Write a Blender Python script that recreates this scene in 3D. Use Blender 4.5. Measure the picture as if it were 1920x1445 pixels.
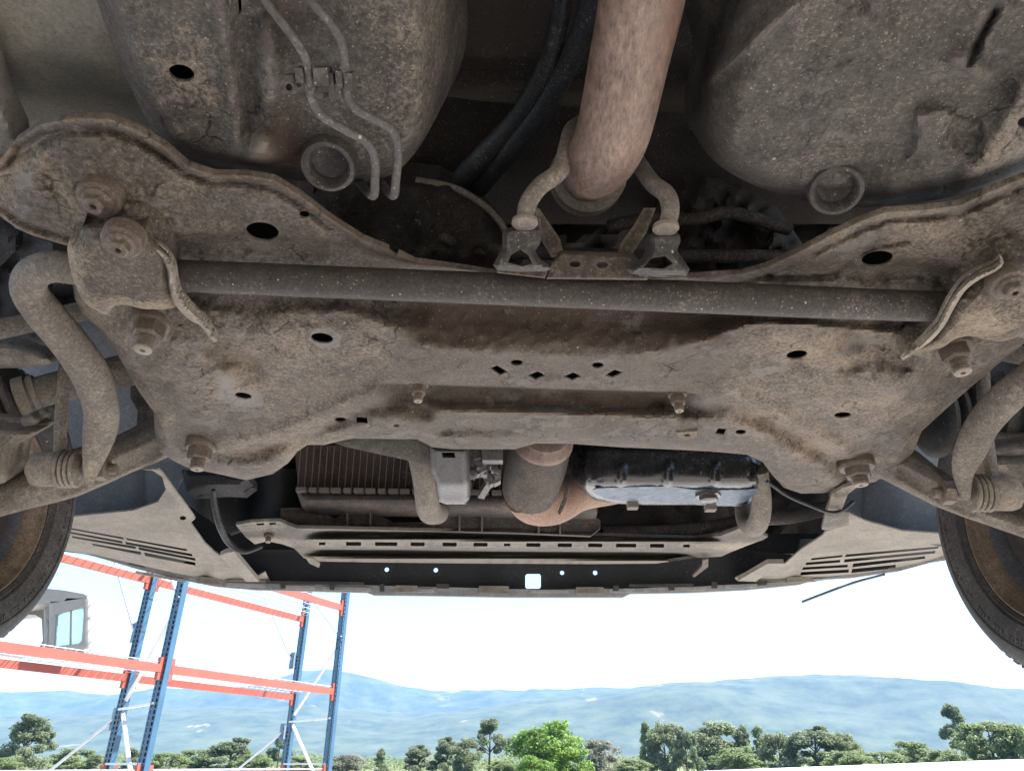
import bpy, math, random
import numpy as np
from mathutils import Vector, Matrix
from mathutils.geometry import delaunay_2d_cdt

random.seed(7)
rng = np.random.default_rng(7)
R = math.radians
for o in list(bpy.data.objects):
    bpy.data.objects.remove(o)
scene = bpy.context.scene
COL = scene.collection

# ------------------------------------------------------------------ camera, sky, sun, exposure
F = 1333.0            # focal length in photograph pixels (1920 wide)
PITCH = R(28.0)
CAMZ = 1.5
SP, CP = math.sin(PITCH), math.cos(PITCH)
cam_d = bpy.data.cameras.new('camera')
cam = bpy.data.objects.new('camera', cam_d)
COL.objects.link(cam)
cam.location = (0, 0, CAMZ)
cam.rotation_euler = (R(90) + PITCH, 0, 0)
cam_d.sensor_fit = 'HORIZONTAL'
cam_d.sensor_width = 36.0
cam_d.lens = 36.0 * F / 1920.0
cam_d.clip_start = 0.02
cam_d.clip_end = 30000
scene.camera = cam

SUN_EL, SUN_AZ = 55.0, 82.0     # azimuth clockwise from +Y
world = bpy.data.worlds.new('World')
scene.world = world
world.use_nodes = True
wn = world.node_tree
wn.nodes.clear()
sky = wn.nodes.new('ShaderNodeTexSky')
sky.sky_type = 'NISHITA'
sky.sun_disc = False
sky.sun_elevation = R(SUN_EL)
sky.sun_rotation = R(SUN_AZ)
sky.altitude = 300
sky.air_density = 1.0
sky.dust_density = 0.6
sky.ozone_density = 1.0
bg = wn.nodes.new('ShaderNodeBackground')
bg.inputs['Strength'].default_value = 0.09
wo = wn.nodes.new('ShaderNodeOutputWorld')
wn.links.new(sky.outputs[0], bg.inputs[0])
wn.links.new(bg.outputs[0], wo.inputs[0])

sun_d = bpy.data.lights.new('sun', 'SUN')
sun = bpy.data.objects.new('sun', sun_d)
COL.objects.link(sun)
sun_d.energy = 4.5
sun_d.angle = R(0.5)
sun_d.color = (1.0, 0.95, 0.87)
sv = Vector((math.sin(R(SUN_AZ)) * math.cos(R(SUN_EL)), math.cos(R(SUN_AZ)) * math.cos(R(SUN_EL)), math.sin(R(SUN_EL))))
sun.rotation_euler = sv.to_track_quat('Z', 'Y').to_euler()
sun.location = sv * 50

vs = scene.view_settings
vs.view_transform = 'Standard'
vs.look = 'None'
vs.exposure = 2.2
vs.gamma = 1.0
vs.use_curve_mapping = False
scene.cycles.use_denoising = True
scene.cycles.max_bounces = 8
scene.cycles.diffuse_bounces = 5
scene.cycles.volume_bounces = 1
scene.cycles.caustics_reflective = False
scene.cycles.caustics_refractive = False
scene.cycles.sample_clamp_indirect = 8.0

# ------------------------------------------------------------------ survey helpers: photograph position + depth -> place
def ray(px, py):
    r = (np.asarray(px, float) - 960.0) / F
    u = (722.5 - np.asarray(py, float)) / F
    return r, CP - u * SP, SP + u * CP

def Q(px, py, t):
    r, y, z = ray(px, py)
    return Vector((float(r * t), float(y * t), float(CAMZ + z * t)))

def T_h(px, py, h):            # depth at which the ray reaches height h above the camera
    return h / ray(px, py)[2]

def T_y(px, py, y):
    return y / ray(px, py)[1]

def sm(a, b, x):
    k = np.clip((x - a) / (b - a), 0, 1)
    return k * k * (3 - 2 * k)

def hash2(ix, iy, s):
    h = (ix * 374761393 + iy * 668265263 + s * 974711) & 0xffffffff
    h = ((h ^ (h >> 13)) * 1274126177) & 0xffffffff
    return ((h ^ (h >> 16)) & 0xffff) / 65535.0

def vnoise(x, y, s=0):
    x = np.asarray(x, float); y = np.asarray(y, float)
    ix = np.floor(x).astype(np.int64); iy = np.floor(y).astype(np.int64)
    fx = x - ix; fy = y - iy
    fx = fx * fx * (3 - 2 * fx); fy = fy * fy * (3 - 2 * fy)
    a = hash2(ix, iy, s); b = hash2(ix + 1, iy, s); c = hash2(ix, iy + 1, s); d = hash2(ix + 1, iy + 1, s)
    return (a * (1 - fx) + b * fx) * (1 - fy) + (c * (1 - fx) + d * fx) * fy - 0.5

def fbm(x, y, s=0, o=4):
    v = 0; a = 1
    for k in range(o):
        v = v + a * vnoise(np.asarray(x) * 2 ** k, np.asarray(y) * 2 ** k, s + k * 17)
        a *= 0.5
    return v

def catmull(pts, n, closed=False):
    P = [np.array(p, float) for p in pts]
    m = len(P); out = []
    segs = m if closed else m - 1
    for i in range(segs):
        if closed:
            p0, p1, p2, p3 = P[(i - 1) % m], P[i], P[(i + 1) % m], P[(i + 2) % m]
        else:
            p0 = P[i - 1] if i > 0 else 2 * P[0] - P[1]
            p1, p2 = P[i], P[i + 1]
            p3 = P[i + 2] if i + 2 < m else 2 * P[-1] - P[-2]
        for k in range(n):
            u = k / n
            out.append(0.5 * ((2 * p1) + (p2 - p0) * u + (2 * p0 - 5 * p1 + 4 * p2 - p3) * u * u + (3 * p1 - p0 - 3 * p2 + p3) * u ** 3))
    if not closed:
        out.append(P[-1])
    return np.array(out)

def resample(poly, step):
    out = []
    n = len(poly)
    for i in range(n):
        a = np.array(poly[i], float); b = np.array(poly[(i + 1) % n], float)
        k = max(1, int(np.linalg.norm(b - a) / step))
        for j in range(k):
            out.append(a + (b - a) * j / k)
    return np.array(out)

def resample_open(line, step):
    out = []
    for i in range(len(line) - 1):
        k = max(1, int(np.linalg.norm(line[i + 1] - line[i]) / step))
        out += [line[i] + (line[i + 1] - line[i]) * j / k for j in range(k)]
    return np.array(out + [line[-1]])

def pip(poly, P):
    x, y = P[:, 0], P[:, 1]
    ins = np.zeros(len(P), bool)
    n = len(poly)
    for i in range(n):
        x1, y1 = poly[i]; x2, y2 = poly[(i + 1) % n]
        if y1 == y2:
            continue
        c = ((y1 > y) != (y2 > y)) & (x < (x2 - x1) * (y - y1) / (y2 - y1) + x1)
        ins ^= c
    return ins

def segd(P, line, closed=False):
    d = np.full(len(P), 1e9)
    n = len(line)
    for i in range(n if closed else n - 1):
        a = np.array(line[i], float); b = np.array(line[(i + 1) % n], float)
        ab = b - a
        L = ab @ ab
        k = np.clip(((P - a) @ ab) / (L if L > 0 else 1), 0, 1)
        q = P - a - k[:, None] * ab
        d = np.minimum(d, np.hypot(q[:, 0], q[:, 1]))
    return d

def ell(cx, cy, rx, ry, ang=0, n=20):
    a = R(ang)
    return [(cx + rx * math.cos(t) * math.cos(a) - ry * math.sin(t) * math.sin(a),
             cy + rx * math.cos(t) * math.sin(a) + ry * math.sin(t) * math.cos(a)) for t in [2 * math.pi * k / n for k in range(n)]]

# ------------------------------------------------------------------ object helpers
WM = {}
def empty(name, loc, label, cat, group=None):
    o = bpy.data.objects.new(name, None)
    COL.objects.link(o)
    o.location = loc
    o.empty_display_size = 0.2
    WM[o] = Matrix.Translation(loc)
    tag(o, label, cat, group)
    return o

def tag(o, label=None, cat=None, group=None, kind=None):
    if label: o['label'] = label
    if cat: o['category'] = cat
    if group: o['group'] = group
    if kind: o['kind'] = kind
    return o

def setpar(o, p):
    if p is None: return
    o.parent = p
    if p in WM:
        o.matrix_parent_inverse = WM[p].inverted()

def link(name, me, mat=None, parent=None, label=None, sharp=38):
    if mat is not None:
        me.materials.append(mat)
    if sharp is not None:
        me.polygons.foreach_set('use_smooth', [True] * len(me.polygons))
        me.set_sharp_from_angle(angle=R(sharp))
    o = bpy.data.objects.new(name, me)
    COL.objects.link(o)
    setpar(o, parent)
    if label: o['label'] = label
    return o

def mesh(name, V, Fc, mat=None, parent=None, label=None, sharp=38):
    me = bpy.data.meshes.new(name)
    me.from_pydata([tuple(v) for v in V], [], [tuple(f) for f in Fc])
    me.update()
    return link(name, me, mat, parent, label, sharp)

class MB:
    def __init__(s): s.V = []; s.F = []
    def add(s, V, Fc):
        b = len(s.V)
        s.V += [Vector(v) for v in V]
        s.F += [tuple(i + b for i in f) for f in Fc]
        return s
    def box(s, c, sx, sy, sz, M=None):
        V = [Vector((x * sx / 2, y * sy / 2, z * sz / 2)) for x in (-1, 1) for y in (-1, 1) for z in (-1, 1)]
        if M is not None: V = [M @ v for v in V]
        V = [v + Vector(c) for v in V]
        return s.add(V, [(0, 1, 3, 2), (4, 6, 7, 5), (0, 4, 5, 1), (2, 3, 7, 6), (0, 2, 6, 4), (1, 5, 7, 3)])
    def bar(s, a, b, w, h, up=(0, 0, 1)):
        a = Vector(a); b = Vector(b); d = b - a; L = d.length; d.normalize()
        x = d.cross(Vector(up))
        if x.length < 1e-4: x = d.cross(Vector((1, 0, 0)))
        x.normalize(); z = x.cross(d)
        M = Matrix((x, d, z)).transposed()
        return s.box((a + b) / 2, w, L, h, M)
    def lathe(s, c, axis, prof, seg=24, cap0=True, cap1=True, phase=0, sides=None):
        ax = Vector(axis).normalized()
        q = ax.to_track_quat('Z', 'Y').to_matrix()
        n = len(prof); V = []; Fc = []
        for (r, z) in prof:
            for k in range(seg):
                a = 2 * math.pi * k / seg + phase
                V.append(Vector(c) + q @ Vector((r * math.cos(a), r * math.sin(a), z)))
        for i in range(n - 1):
            for k in range(seg):
                k2 = (k + 1) % seg
                Fc.append((i * seg + k, i * seg + k2, (i + 1) * seg + k2, (i + 1) * seg + k))
        if cap0: Fc.append(tuple(range(seg))[::-1])
        if cap1: Fc.append(tuple((n - 1) * seg + k for k in range(seg)))
        return s.add(V, Fc)
    def tube(s, pts, rad, seg=14, sub=6, flat=None, caps=True):
        if sub > 1:
            A = [tuple(p) + (r,) + ((f,) if flat else ()) for p, r, f in zip(pts, rad, flat or [1] * len(pts))]
            C = catmull(A, sub)
        else:
            C = np.array([tuple(p) + (r,) + ((f,) if flat else ()) for p, r, f in zip(pts, rad, flat or [1] * len(pts))])
        P = [Vector(c[:3]) for c in C]; rr = [float(c[3]) for c in C]; ff = [float(c[4]) if flat else 1.0 for c in C]
        V = []; Fc = []; n = len(P)
        up = None
        for i in range(n):
            d = (P[min(i + 1, n - 1)] - P[max(i - 1, 0)]).normalized()
            if up is None:
                up = Vector((0, -SP, CP)) if abs(d.dot(Vector((0, -SP, CP)))) < 0.9 else Vector((1, 0, 0))
            x = d.cross(up).normalized(); up2 = x.cross(d).normalized()
            if not flat: up = up2
            for k in range(seg):
                a = 2 * math.pi * k / seg
                V.append(P[i] + x * (rr[i] * math.cos(a)) + up2 * (rr[i] * ff[i] * math.sin(a)))
        for i in range(n - 1):
            for k in range(seg):
                k2 = (k + 1) % seg
                Fc.append((i * seg + k, i * seg + k2, (i + 1) * seg + k2, (i + 1) * seg + k))
        if caps:
            Fc.append(tuple(range(seg))[::-1]); Fc.append(tuple((n - 1) * seg + k for k in range(seg)))
        return s.add(V, Fc)
    def build(s, name, mat=None, parent=None, label=None, sharp=38):
        return mesh(name, s.V, s.F, mat, parent, label, sharp)

def ptube(name, pts, rpx, mat, parent=None, seg=16, sub=8, flat=None, label=None, caps=True):
    """pts: (px, py, depth) along a real path, radius given in photograph pixels at that depth"""
    if not hasattr(rpx, '__len__'): rpx = [rpx] * len(pts)
    P = [Q(*p) for p in pts]
    rad = [r * p[2] / F for r, p in zip(rpx, pts)]
    return MB().tube(P, rad, seg, sub, flat, caps).build(name, mat, parent, label, 50)

def sheet(name, outline, tfun, mat, parent=None, holes=(), res=10, thick=0.004, cap=True, hole_thick=None,
          smooth=0, lines=(), dust=None, rust=None, bare=None, ext=(0, 0, 1), label=None, sharp=42, bstep=None):
    """a pressed panel: outline surveyed in photograph positions, its own depth, relief, real holes and real thickness"""
    ol = catmull(outline, smooth, True) if smooth else np.array(outline, float)
    ol = resample(ol, bstep or res)
    hs = [resample(np.array(h, float), max(3.0, res * 0.6)) for h in holes]
    x0, y0 = ol.min(0); x1, y1 = ol.max(0)
    gx, gy = np.meshgrid(np.arange(x0 + res / 2, x1, res), np.arange(y0 + res / 2, y1, res))
    G = np.stack([gx.ravel(), gy.ravel()], 1)
    G = G[pip(ol, G)]
    if len(G):
        d = segd(G, ol, True)
        G = G[d > res * 0.45]
    for h in hs:
        if not len(G): break
        m = (G[:, 0] > h[:, 0].min() - res) & (G[:, 0] < h[:, 0].max() + res) & (G[:, 1] > h[:, 1].min() - res) & (G[:, 1] < h[:, 1].max() + res)
        idx = np.where(m)[0]
        if len(idx):
            sub = G[idx]
            bad = pip(h, sub) | (segd(sub, h, True) < res * 0.4)
            G = np.delete(G, idx[bad], 0)
    ls = [resample_open(np.array(l, float), res) for l in lines]
    for l in ls:
        G = G[segd(G, l) > res * 0.5]
    pts = [Vector(p) for p in ol]; edges = [(i, (i + 1) % len(ol)) for i in range(len(ol))]
    for h in hs:
        b = len(pts)
        pts += [Vector(p) for p in h]
        edges += [(b + i, b + (i + 1) % len(h)) for i in range(len(h))]
    for l in ls:
        b = len(pts)
        pts += [Vector(p) for p in l]
        edges += [(b + i, b + i + 1) for i in range(len(l) - 1)]
    pts += [Vector(p) for p in G]
    ov, oe, of, _, _, _ = delaunay_2d_cdt(pts, edges, [], 0, 1e-5)
    P = np.array([(v[0], v[1]) for v in ov])
    tri = np.array([f for f in of if len(f) == 3])
    cen = P[tri].mean(1)
    keep = pip(ol, cen)
    for h in hs:
        keep &= ~pip(h, cen)
    tri = tri[keep]
    dd = segd(P, ol, True)
    px, py = P[:, 0], P[:, 1]
    t = tfun(px, py, dd)
    t = np.broadcast_to(t, px.shape)
    rx, ry, rz = ray(px, py)
    W = np.stack([rx * t, ry * t, CAMZ + rz * t], 1)
    # wind the triangles so that they face the viewer side
    a, b, c = W[tri[:, 0]], W[tri[:, 1]], W[tri[:, 2]]
    nrm = np.cross(b - a, c - a)
    fl = (nrm * (np.array([0, 0, CAMZ]) - a)).sum(1) < 0
    tri[fl] = tri[fl][:, ::-1]
    V = [tuple(w) for w in W]; Fc = [tuple(int(i) for i in f) for f in tri]
    nV = len(V)
    e_count = {}
    for f in Fc:
        for i in range(3):
            e_count[(f[i], f[(i + 1) % 3])] = 1
    bnd = [(i, j) for (i, j) in e_count if (j, i) not in e_count]
    ex = np.array(ext, float) * thick
    if cap:
        V += [tuple(w + ex) for w in W]
        Fc += [(f[2] + nV, f[1] + nV, f[0] + nV) for f in Fc]
        Fc += [(j, i, i + nV, j + nV) for (i, j) in bnd]
    else:
        mp = {}
        on_hole = dd > 1.0
        hx = np.array(ext, float) * (hole_thick if hole_thick is not None else thick)
        for (i, j) in bnd:
            for q in (i, j):
                if q not in mp:
                    mp[q] = len(V); V.append(tuple(W[q] + (hx if on_hole[q] else ex)))
            Fc.append((j, i, mp[i], mp[j]))
    me = bpy.data.meshes.new(name)
    me.from_pydata(V, [], Fc)
    me.update()
    for nm, fn in (('dust', dust), ('rust', rust), ('bare', bare)):
        if fn is not None:
            at = me.attributes.new(nm, 'FLOAT', 'POINT')
            v = np.zeros(len(V))
            v[:nV] = np.clip(fn(px, py), -1, 1)
            at.data.foreach_set('value', v)
    return link(name, me, mat, parent, label, sharp)

def block(name, quad, t0, depth, mat, parent=None, label=None):
    """a solid with a surveyed front outline: depth metres thick away from the viewer, bevelled edge"""
    return sheet(name, quad, lambda x, y, d: t0 + 0.004 * (1 - np.clip(d / 4, 0, 1)), mat, parent, res=8, thick=depth, ext=(0, CP, SP), label=label)

# ------------------------------------------------------------------ materials
def newmat(name):
    m = bpy.data.materials.new(name); m.use_nodes = True
    nt = m.node_tree
    return m, nt, nt.nodes['Principled BSDF']

def nd(nt, typ, **kw):
    n = nt.nodes.new(typ)
    for k, v in kw.items():
        if hasattr(n, k): setattr(n, k, v)
        else: n.inputs[k.replace('_', ' ')].default_value = v
    return n

def ramp(nt, a, b, c0=(0, 0, 0, 1), c1=(1, 1, 1, 1)):
    r = nt.nodes.new('ShaderNodeValToRGB')
    r.color_ramp.elements[0].position = a; r.color_ramp.elements[1].position = b
    r.color_ramp.elements[0].color = c0; r.color_ramp.elements[1].color = c1
    return r

def mixc(nt, fac, a, b):
    m = nt.nodes.new('ShaderNodeMix'); m.data_type = 'RGBA'
    for s, v in ((m.inputs[0], fac), (m.inputs[6], a), (m.inputs[7], b)):
        if isinstance(v, (float, int)): s.default_value = v
        elif isinstance(v, tuple): s.default_value = (*v[:3], 1)
        else: nt.links.new(v, s)
    return m.outputs[2]

def math_(nt, op, a, b=0.0, clamp=False):
    m = nt.nodes.new('ShaderNodeMath'); m.operation = op; m.use_clamp = clamp
    for s, v in ((m.inputs[0], a), (m.inputs[1], b)):
        if isinstance(v, (float, int)): s.default_value = v
        else: nt.links.new(v, s)
    return m.outputs[0]

def grime(name, base, alt, dust=(0.36, 0.30, 0.235), dust_amt=0.3, rustc=(0.088, 0.058, 0.042), rust_amt=0.15,
          rough=0.75, spec=0.3, bump=0.6, speck=0.5, scale=1.0, metal=0.0, use_attr=False, flake=0.0, stretch=(1, 1, 1), edge=0.3):
    """road grime: two tones of old paint or steel under gritty dust, rust blotches, flakes and splashed specks"""
    m, nt, bs = newmat(name)
    tc = nt.nodes.new('ShaderNodeTexCoord')
    def noise(sc, det=6, ro=0.6, w=0.0):
        n = nd(nt, 'ShaderNodeTexNoise', Scale=sc * scale, Detail=det, Roughness=ro)
        mp = nt.nodes.new('ShaderNodeMapping'); mp.inputs['Location'].default_value = (w, w * 1.7, -w); mp.inputs['Scale'].default_value = stretch
        nt.links.new(tc.outputs['Object'], mp.inputs[0]); nt.links.new(mp.outputs[0], n.inputs['Vector'])
        return n.outputs['Fac']
    big = noise(8, 4, 0.6)
    mid = noise(42, 9, 0.82, 3.1)
    fine = noise(230, 5, 0.8, 7.7)
    cen = lambda n, k: math_(nt, 'MULTIPLY', math_(nt, 'SUBTRACT', n, 0.5), k)
    g = math_(nt, 'ADD', cen(mid, 1.4), cen(fine, 2.0))
    rm = ramp(nt, -0.0, 1.0); nt.links.new(math_(nt, 'ADD', math_(nt, 'ADD', g, 0.5), cen(big, 0.8)), rm.inputs[0])
    c = mixc(nt, rm.outputs[0], tuple(x * 0.72 for x in base), tuple(x * 1.15 for x in alt))
    ru = math_(nt, 'ADD', math_(nt, 'ADD', cen(noise(11, 8, 0.78, 12.3), 1.0), cen(fine, 0.5)), rust_amt)
    if use_attr:
        ra = nt.nodes.new('ShaderNodeAttribute'); ra.attribute_name = 'rust'
        ru = math_(nt, 'ADD', ru, ra.outputs['Fac'])
    rr = ramp(nt, 0.10, 0.36); nt.links.new(ru, rr.inputs[0])
    c = mixc(nt, math_(nt, 'MULTIPLY', rr.outputs[0], 0.85), c, rustc)
    if flake > 0:
        fk = ramp(nt, 0.60 - 0.1 * flake, 0.615 - 0.1 * flake); nt.links.new(noise(17, 9, 0.72, 21.0), fk.inputs[0])
        c = mixc(nt, math_(nt, 'MULTIPLY', fk.outputs[0], 0.55), c, tuple(0.6 * x + 0.10 for x in alt))
    du = math_(nt, 'ADD', cen(big, 1.0), dust_amt)
    du = math_(nt, 'ADD', du, math_(nt, 'MULTIPLY', g, 1.15))
    if use_attr:
        da = nt.nodes.new('ShaderNodeAttribute'); da.attribute_name = 'dust'
        du = math_(nt, 'ADD', du, da.outputs['Fac'])
    dr = ramp(nt, 0.12, 0.95); nt.links.new(du, dr.inputs[0])
    c = mixc(nt, dr.outputs[0], c, dust)
    ge = nt.nodes.new('ShaderNodeNewGeometry')
    er = ramp(nt, 0.515, 0.60); nt.links.new(math_(nt, 'ADD', ge.outputs['Pointiness'], cen(mid, 0.10)), er.inputs[0])
    c = mixc(nt, math_(nt, 'MULTIPLY', er.outputs[0], edge), c, dust)
    if flake > 0:
        wv = nt.nodes.new('ShaderNodeVectorMath'); wv.operation = 'MULTIPLY_ADD'
        nz = nd(nt, 'ShaderNodeTexNoise', Scale=30.0, Detail=4)
        nt.links.new(tc.outputs['Object'], nz.inputs['Vector'])
        nt.links.new(nz.outputs['Color'], wv.inputs[0]); wv.inputs[1].default_value = (0.03, 0.03, 0.03); nt.links.new(tc.outputs['Object'], wv.inputs[2])
        ck = nd(nt, 'ShaderNodeTexVoronoi', Scale=24.0); ck.feature = 'DISTANCE_TO_EDGE'
        nt.links.new(wv.outputs[0], ck.inputs['Vector'])
        cr_ = ramp(nt, 0.012, 0.04, (1, 1, 1, 1), (0, 0, 0, 1)); nt.links.new(ck.outputs['Distance'], cr_.inputs[0])
        cmk = ramp(nt, 0.54, 0.60); nt.links.new(noise(10, 5, 0.7, 33.0), cmk.inputs[0])
        crack = math_(nt, 'MULTIPLY', cr_.outputs[0], cmk.outputs[0])
        c = mixc(nt, math_(nt, 'MULTIPLY', crack, 0.7), c, tuple(x * 0.4 for x in base))
    if speck > 0:
        for k, (vs_, th, amt) in enumerate(((300, 0.26, 0.6), (110, 0.12, 0.85), (42, 0.085, 0.8))):
            v = nd(nt, 'ShaderNodeTexVoronoi', Scale=vs_ * scale, Randomness=1.0)
            mp = nt.nodes.new('ShaderNodeMapping'); mp.inputs['Location'].default_value = (k * 5.1, 1.3, 0.2)
            nt.links.new(tc.outputs['Object'], mp.inputs[0]); nt.links.new(mp.outputs[0], v.inputs['Vector'])
            rv = ramp(nt, th * 0.6, th, (1, 1, 1, 1), (0, 0, 0, 1)); nt.links.new(v.outputs['Distance'], rv.inputs[0])
            sep = nt.nodes.new('ShaderNodeSeparateColor'); nt.links.new(v.outputs['Color'], sep.inputs[0])
            gate = math_(nt, 'GREATER_THAN', math_(nt, 'ADD', sep.outputs[0], cen(big, 0.8)), 1 - 0.42 * speck)
            fac = math_(nt, 'MULTIPLY', math_(nt, 'MULTIPLY', rv.outputs[0], gate), amt)
            c = mixc(nt, fac, c, (0.46, 0.40, 0.32))
            gate2 = math_(nt, 'LESS_THAN', sep.outputs[1], 0.25)
            fac2 = math_(nt, 'MULTIPLY', math_(nt, 'MULTIPLY', rv.outputs[0], gate2), 0.7)
            c = mixc(nt, fac2, c, tuple(x * 0.4 for x in base))
    if use_attr:
        ba = nt.nodes.new('ShaderNodeAttribute'); ba.attribute_name = 'bare'
        br = ramp(nt, 0.48, 0.56); nt.links.new(math_(nt, 'ADD', ba.outputs['Fac'], cen(mid, 0.9)), br.inputs[0])
        c = mixc(nt, math_(nt, 'MULTIPLY', br.outputs[0], 0.65), c, (0.25, 0.24, 0.225))
    nt.links.new(c, bs.inputs['Base Color'])
    rg = math_(nt, 'ADD', cen(mid, 0.6), rough, True)
    nt.links.new(rg, bs.inputs['Roughness'])
    bs.inputs['Specular IOR Level'].default_value = spec
    bs.inputs['Metallic'].default_value = metal
    if bump > 0:
        hsum = math_(nt, 'ADD', math_(nt, 'MULTIPLY', mid, 1.7), math_(nt, 'MULTIPLY', fine, 0.9))
        if flake > 0: hsum = math_(nt, 'SUBTRACT', hsum, math_(nt, 'ADD', math_(nt, 'MULTIPLY', fk.outputs[0], 0.25), math_(nt, 'MULTIPLY', crack, 0.5)))
        b = nd(nt, 'ShaderNodeBump', Strength=bump, Distance=0.0045 / scale)
        nt.links.new(hsum, b.inputs['Height']); nt.links.new(b.outputs[0], bs.inputs['Normal'])
    return m

def plain(name, col, rough=0.6, spec=0.4, metal=0.0, var=0.15, scale=20, bump=0.0):
    m, nt, bs = newmat(name)
    tc = nt.nodes.new('ShaderNodeTexCoord')
    n = nd(nt, 'ShaderNodeTexNoise', Scale=scale, Detail=6, Roughness=0.65)
    nt.links.new(tc.outputs['Object'], n.inputs['Vector'])
    r = ramp(nt, 0.35, 0.68); nt.links.new(n.outputs['Fac'], r.inputs[0])
    c = mixc(nt, r.outputs[0], tuple(x * (1 - var) for x in col), tuple(min(1, x * (1 + var)) for x in col))
    nt.links.new(c, bs.inputs['Base Color'])
    bs.inputs['Roughness'].default_value = rough
    bs.inputs['Specular IOR Level'].default_value = spec
    bs.inputs['Metallic'].default_value = metal
    if bump:
        b = nd(nt, 'ShaderNodeBump', Strength=bump, Distance=0.003)
        nt.links.new(n.outputs['Fac'], b.inputs['Height']); nt.links.new(b.outputs[0], bs.inputs['Normal'])
    return m

M = {}
M['subframe'] = grime('subframe_steel', (0.053, 0.042, 0.034), (0.185, 0.154, 0.126), dust=(0.39, 0.31, 0.222), dust_amt=-0.03, rust_amt=0.0, bump=1.0, speck=0.55, use_attr=True, rough=0.6, flake=0.4)
M['rail'] = grime('underseal', (0.042, 0.037, 0.0335), (0.16, 0.143, 0.124), dust=(0.39, 0.32, 0.24), dust_amt=-0.05, rust_amt=-0.08, bump=1.0, speck=1.0, use_attr=True, rough=0.6, flake=0.2)
M['bar'] = grime('bar_paint', (0.025, 0.021, 0.019), (0.068, 0.058, 0.05), dust=(0.26, 0.215, 0.175), dust_amt=-0.06, rust_amt=-0.03, bump=0.5, speck=0.5, rough=0.52)
M['arm'] = grime('dusty_steel', (0.095, 0.082, 0.069), (0.20, 0.174, 0.143), dust=(0.37, 0.305, 0.232), dust_amt=0.1, rust_amt=-0.1, bump=0.6, speck=0.25)
M['bracket'] = grime('bracket_steel', (0.052, 0.042, 0.035), (0.155, 0.127, 0.10), dust=(0.44, 0.355, 0.255), dust_amt=-0.02, rust_amt=0.0, bump=1.0, speck=0.5, use_attr=True)
M['bolt'] = grime('old_bolt', (0.042, 0.032, 0.026), (0.125, 0.094, 0.072), dust_amt=-0.05, rust_amt=0.02, bump=0.2, speck=0.1, scale=1.5, rough=0.5, edge=0.08)
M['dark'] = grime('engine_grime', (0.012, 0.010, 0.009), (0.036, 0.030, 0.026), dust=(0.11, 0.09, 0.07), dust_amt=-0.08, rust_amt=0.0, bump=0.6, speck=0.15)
M['black'] = plain('inside_shade_black', (0.008, 0.008, 0.009), 0.8, 0.2)  # near-black colour stands in for the shade inside hollows
M['floor'] = grime('floor_paint', (0.20, 0.188, 0.158), (0.27, 0.25, 0.21), dust=(0.33, 0.29, 0.24), dust_amt=0.0, rust_amt=-0.25, bump=0.12, speck=0.12, rough=0.6)
M['pipe'] = grime('exhaust_steel', (0.085, 0.055, 0.043), (0.265, 0.186, 0.145), dust=(0.35, 0.25, 0.195), dust_amt=-0.02, rustc=(0.15, 0.075, 0.045), rust_amt=0.1, bump=0.3, speck=0.0, rough=0.46, spec=0.5, scale=1.1, stretch=(1, 0.35, 0.35))
M['manifold'] = grime('rusty_manifold', (0.22, 0.135, 0.095), (0.33, 0.21, 0.15), dust=(0.38, 0.27, 0.20), dust_amt=0.1, rustc=(0.18, 0.09, 0.055), rust_amt=0.05, bump=0.4, speck=0.05, rough=0.65)
M['flex'] = grime('flex_pipe', (0.055, 0.047, 0.042), (0.17, 0.145, 0.125), dust_amt=-0.05, rust_amt=0.0, bump=0.9, speck=0.0, rough=0.4, metal=0.35)
M['rod'] = grime('hanger_rod', (0.10, 0.088, 0.075), (0.19, 0.165, 0.14), dust_amt=0.02, rust_amt=-0.05, bump=0.3, speck=0.15)
M['rubber'] = grime('rubber', (0.026, 0.025, 0.024), (0.046, 0.043, 0.041), dust=(0.2, 0.17, 0.145), dust_amt=0.05, rust_amt=-0.3, bump=0.25, speck=0.3, rough=0.62, edge=0.15)
M['hose'] = grime('hose', (0.016, 0.018, 0.02), (0.03, 0.032, 0.035), dust=(0.2, 0.18, 0.15), dust_amt=-0.08, rust_amt=-0.3, bump=0.2, speck=0.4, rough=0.5)
M['tyre'] = grime('tyre_rubber', (0.036, 0.034, 0.035), (0.058, 0.054, 0.054), dust=(0.14, 0.122, 0.113), dust_amt=0.12, rust_amt=-0.3, bump=0.15, speck=0.1, rough=0.75, edge=0.1)
M['rim'] = grime('rim_rusty', (0.085, 0.062, 0.046), (0.19, 0.142, 0.105), dust=(0.30, 0.235, 0.18), dust_amt=0.05, rustc=(0.12, 0.07, 0.042), rust_amt=0.05, bump=0.3, speck=0.1, rough=0.6)
M['rim_in'] = grime('rim_inside', (0.09, 0.095, 0.12), (0.15, 0.155, 0.18), dust=(0.25, 0.23, 0.22), dust_amt=0.05, rust_amt=-0.2, bump=0.1, speck=0.05)
M['tray'] = grime('dusty_tray', (0.165, 0.152, 0.13), (0.235, 0.215, 0.182), dust=(0.30, 0.27, 0.222), dust_amt=0.2, rust_amt=-0.3, bump=0.2, speck=0.12, rough=0.8)
M['liner'] = grime('wheel_liner', (0.10, 0.115, 0.14), (0.14, 0.155, 0.18), dust=(0.25, 0.24, 0.23), dust_amt=-0.02, rust_amt=-0.3, bump=0.12, speck=0.06, rough=0.7)
M['cross'] = grime('support_steel', (0.075, 0.069, 0.06), (0.14, 0.127, 0.108), dust=(0.30, 0.265, 0.212), dust_amt=0.0, rust_amt=-0.1, bump=0.3, speck=0.2, use_attr=True)
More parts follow.
